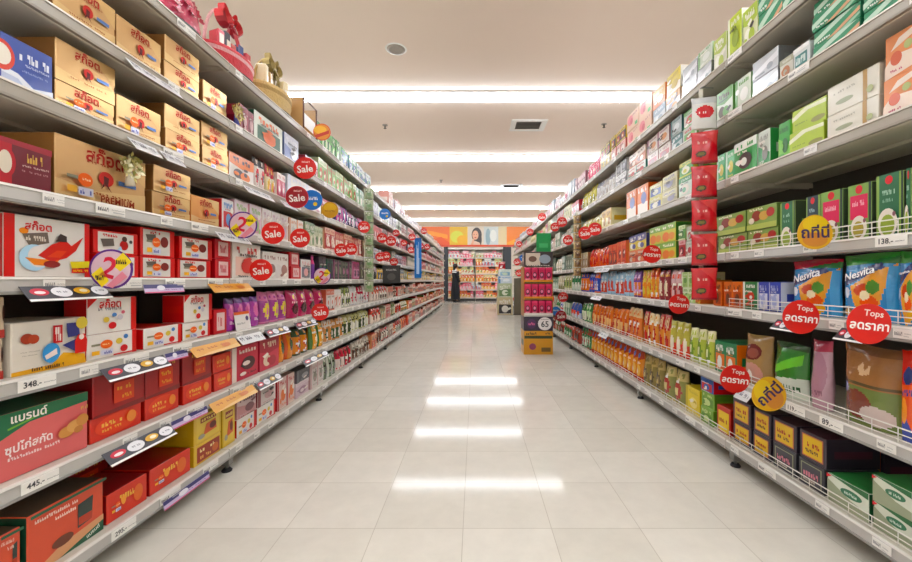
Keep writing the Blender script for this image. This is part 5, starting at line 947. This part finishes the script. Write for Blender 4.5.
# person by the far shelves: dark long robe, arm reaching to the shelf at the right
def person(loc, rz):
    root = empty('person', loc, rz); tag(root, 'person in a long black robe reaching to the far shelf', 'person')
    V = [(0, 0, .95), (0, 0, 1.12), (0, 0, 1.28), (0, 0, 1.42), (0, -.01, 1.49), (0, -.02, 1.56), (0, -.03, 1.64), (0, -.025, 1.70)]
    Rd = [.12, .11, .13, .10, .05, .075, .085, .06]
    E = [(i, i+1) for i in range(7)]
    def chain(frm, pts, rs):
        p = frm
        for q, r in zip(pts, rs): V.append(q); Rd.append(r); E.append((p, len(V)-1)); p = len(V)-1
        return p
    for sx in (-1, 1):
        chain(0, [(sx*.09, 0, .86), (sx*.09, -.01, .48), (sx*.09, .015, .09), (sx*.095, -.06, .035), (sx*.1, -.14, .03)], [.085, .055, .038, .035, .025])
    for sx in (-1, 1):
        if sx == 1: h = chain(3, [(.17, 0, 1.39), (.22, -.16, 1.24), (.2, -.38, 1.32), (.2, -.45, 1.34)], [.055, .043, .032, .028]); d = Vector((0, -1, .1))
        else: h = chain(3, [(-.17, 0, 1.39), (-.22, .02, 1.12), (-.21, -.08, .88), (-.21, -.1, .81)], [.055, .043, .032, .028]); d = Vector((0, -.2, -1))
        d.normalize(); b = Vector(V[h]); s = Vector((1, 0, 0)); n_ = d.cross(s)
        for k, (o_, l) in enumerate(((-.03, .06), (-.01, .072), (.01, .075), (.03, .062))):
            m = b+s*o_+d*l*.6; chain(h, [tuple(b+s*o_*.8+d*.03), tuple(m), tuple(m+d*l*.5+n_*.015)], [.0105, .009, .008])
        chain(h, [tuple(b-s*sx*.035+d*.01), tuple(b-s*sx*.05+d*.045)], [.011, .009])
    me = bpy.data.meshes.new('body'); me.from_pydata(V, E, []); me.skin_vertices or None
    o = link('body', me, M_SKIN, root)
    md = o.modifiers.new('skin', 'SKIN')
    if not me.skin_vertices: 
        bm = bmesh.new(); bm.from_mesh(me); bm.verts.layers.skin.verify(); bm.to_mesh(me); bm.free()
    for i, sv in enumerate(me.skin_vertices[0].data): sv.radius = (Rd[i], Rd[i]); sv.use_root = (i == 0)
    md.use_smooth_shade = True
    o.modifiers.new('sub', 'SUBSURF').levels = 1; o.modifiers['sub'].render_levels = 1
    mb = MB(); mb.lathe([(.06, -.06), (.1, -.02), (.112, .05), (.1, .11), (.06, .15), (.01, .16)], '000000', 16, 1, 1.05, (0, .015, 1.6)); mb.lathe([(.05, -.2), (.08, -.1), (.07, .02)], '000000', 12, 1, .6, (0, .07, 1.62)); link('hair', mb.mesh('hair'), M_HAIR, root)
    mb = MB(); mb.lathe([(.26, .1), (.25, .5), (.2, .9), (.17, 1.1), (.2, 1.28), (.19, 1.39), (.12, 1.45), (.07, 1.47)], '181a20', 20, 1, .72); mb.tube([(.16, 0, 1.38), (.22, -.16, 1.24), (.2, -.33, 1.31)], [.075, .062, .052], '181a20', 10); mb.tube([(-.16, 0, 1.38), (-.22, .02, 1.12), (-.21, -.07, .9)], [.075, .062, .052], '181a20', 10); link('robe', mb.mesh('robe'), M_CLOTH, root)
    mb = MB(); mb.lathe([(.2, 1.34), (.16, 1.42), (.09, 1.475), (.07, 1.49)], 'dcdcdc', 18, 1.02, .76); link('collar', mb.mesh('collar'), M_CLOTH, root)
    mb = MB()
    for sx in (-1, 1): mb.lathe([(.004, 0), (.012, .006), (.004, .012)], '18120f', 8, c=(sx*.032, -.107, 1.625))
    mb.lathe([(.004, 0), (.014, .008), (.006, .04)], 'c08e70', 8, c=(0, -.115, 1.58)); mb.box(-.022, .022, -.11, -.1, 1.552, 1.562, '9a4a44', .003)
    link('face', mb.mesh('face'), M_CLOTH, root)
    mb = MB()
    for sx in (-1, 1): mb.box(sx*.1-.045, sx*.1+.045, -.19, .07, .0, .07, '1c1c1e', .02)
    link('shoe', mb.mesh('shoe'), M_BLACK, root)
person((-.90, 19.9*K, .001), math.radians(130))

# ------------------------------------------------------------------ room
def plane_box(name, x0, x1, y0, y1, z0, z1, m):
    mb = MB(); mb.box(x0, x1, y0, y1, z0, z1, 'ffffff', .001); return struct(name, mb.mesh(name), m)
XA, XB, Y0, Y1, ZC = -8, 8, -5, 24*K, 4.0
plane_box('floor', XA, XB, Y0, Y1, -.1, 0, floor_mat())
plane_box('ceiling', XA, XB, Y0, Y1, ZC, ZC+.1, M_CEIL)
plane_box('wall_back', XA, XB, Y1, Y1+.1, 0, ZC, M_WALL); plane_box('wall_front', XA, XB, Y0-.1, Y0, 0, ZC, M_WALL)
plane_box('wall_left', XA-.1, XA, Y0, Y1, 0, ZC, M_WALL); plane_box('wall_right', XB, XB+.1, Y0, Y1, 0, ZC, M_WALL)
k = 0
lampr = None
for i, y in enumerate([q*K for q in (-3.8, -.2, 3.4, 6.98, 10.5, 14.1, 17.7, 21.2)]):
    vis = i-3
    lab = 'long white ceiling light strip, '+(['nearest of those in view', 'second nearest in view', 'third nearest in view', 'fourth nearest in view', 'farthest in view'][vis] if vis >= 0 else ['behind the camera', 'just above the camera', 'just out of view above'][i])
    if lampr is None:
        lampr = empty('ceiling_light', (0, y, ZC-.003)); root = lampr
        mb = MB(); mb.box(-7, 7, -.12, .12, -.03, 0, 'ffffff', .003); link('housing', mb.mesh('housing'), M_LAMPF, root)
        mb = MB(); mb.box(-6.98, 6.98, -.105, .105, -.085, -.0305, 'ffffff', .01); link('diffuser', mb.mesh('diffuser'), M_LAMP, root)
    else: root = dup(lampr, None, (0, y, ZC-.003))
    tag(root, lab, 'light', 'ceiling light strips')
# ceiling fittings
def ceil_thing(name, px, py, build, label, cat):
    y = F*(ZC-EYE)/(VPY-py); x = (px-VPX)/F*y
    root = empty(name, (x, y, ZC-.0005)); build(root); tag(root, label, cat)
def b_speaker(root):
    mb = MB(); mb.lathe([(.085, -.018), (.115, -.012), (.12, 0)], '8f887f', 28); link('grille', mb.mesh('grille'), M_DETECT, root)
    mb = MB(); mb.lathe([(.115, -.006), (.135, -.004), (.14, 0)], 'c8c0b4', 28); link('rim', mb.mesh('rim'), M_LAMPF, root)
def b_spr(root):
    mb = MB(); mb.lathe([(.05, -.01), (.05, 0)], '777777', 16); link('plate', mb.mesh('plate'), M_DETECT, root)
    mb = MB(); mb.lathe([(.022, -.07), (.03, -.065), (.012, -.06), (.012, -.01)], '333333', 12); link('sprinkler_head', mb.mesh('sprinkler_head'), M_DARK, root)
def b_vent(root):
    mb = MB()
    w, d = .34, .27
    for a in ((-w, w, -d, -d+.07), (-w, w, d-.07, d), (-w, -w+.1, -d+.0705, d-.0705), (w-.1, w, -d+.0705, d-.0705)): mb.box(a[0], a[1], a[2], a[3], -.02, 0, 'ffffff', .003)
    link('frame', mb.mesh('frame'), M_LAMPF, root)
    mb = MB(); mb.box(-.235, .235, -.195, .195, -.004, 0, 'ffffff', .001); link('duct', mb.mesh('duct'), M_DARK, root)
    mb = MB()
    for k in range(6): yy = -.17+k*.062; mb.face([(-.235, yy, -.018), (.235, yy, -.018), (.235, yy+.048, -.006), (-.235, yy+.048, -.006)], 'ffffff')
    link('slats', mb.mesh('slats'), M_DETECT, root)
ceil_thing('ceiling_speaker', 396, 49, b_speaker, 'round grey speaker in the ceiling nearest the camera', 'speaker')
ceil_thing('sprinkler', 385, 125, b_spr, 'small sprinkler on the ceiling at left between the light strips', 'sprinkler')
ceil_thing('sprinkler', 604, 124, b_spr, 'small sprinkler on the ceiling at right between the light strips', 'sprinkler')
ceil_thing('ceiling_vent', 528, 125, b_vent, 'square air vent in the ceiling between the first two light strips', 'vent')
ceil_thing('ceiling_vent', 511, 186, b_vent, 'farther square air vent in the ceiling between the second and third strips', 'vent')
ceil_thing('sprinkler', 441, 180, b_spr, 'farther small sprinkler on the ceiling left of the far vent', 'sprinkler')

# ------------------------------------------------------------------ world, camera, view
w = bpy.data.worlds.new('World'); scene.world = w; w.use_nodes = True
w.node_tree.nodes['Background'].inputs[0].default_value = (.9, .95, 1, 1); w.node_tree.nodes['Background'].inputs[1].default_value = .3
cd = bpy.data.cameras.new('Camera'); co = bpy.data.objects.new('Camera', cd); COL.objects.link(co); scene.camera = co
co.location = (0, 0, EYE); co.rotation_euler = (PI/2, 0, 0)
cd.sensor_width = 36; cd.lens = 36*F/912; cd.shift_x = -(VPX-456)/912; cd.shift_y = -(281-VPY)/912; cd.clip_start = .05; cd.clip_end = 100
scene.view_settings.view_transform = 'Standard'; scene.view_settings.look = 'None'; scene.view_settings.gamma = 1; scene.view_settings.exposure = 0
scene.view_settings.use_curve_mapping = False
try: scene.cycles.max_bounces = 10; scene.cycles.diffuse_bounces = 6
except Exception: pass
import collections
lc = collections.Counter(o.get('label') for o in bpy.data.objects if o.parent is None and o.get('label'))
for it in items:
    o, side, t = it[0], it[3], it[4]
    zz = ZL if side == 'L' else ZR
    if t > 0:
        top = o.location.z+max(c[2] for c in o.bound_box)
        if top > zz[t-1]-.05: print('TALL', o.name, it[1], side, t, round(top-zz[t-1]+.05, 3))
print('DUP LABELS', [(l, n) for l, n in lc.items() if n > 1][:20], 'LONG', [l for l in lc if len(l.split()) > 16][:10], 'things', sum(lc.values()), 'objects', len(bpy.data.objects))
print('CATS', collections.Counter(o.get('category') for o in bpy.data.objects if o.parent is None).most_common(12))
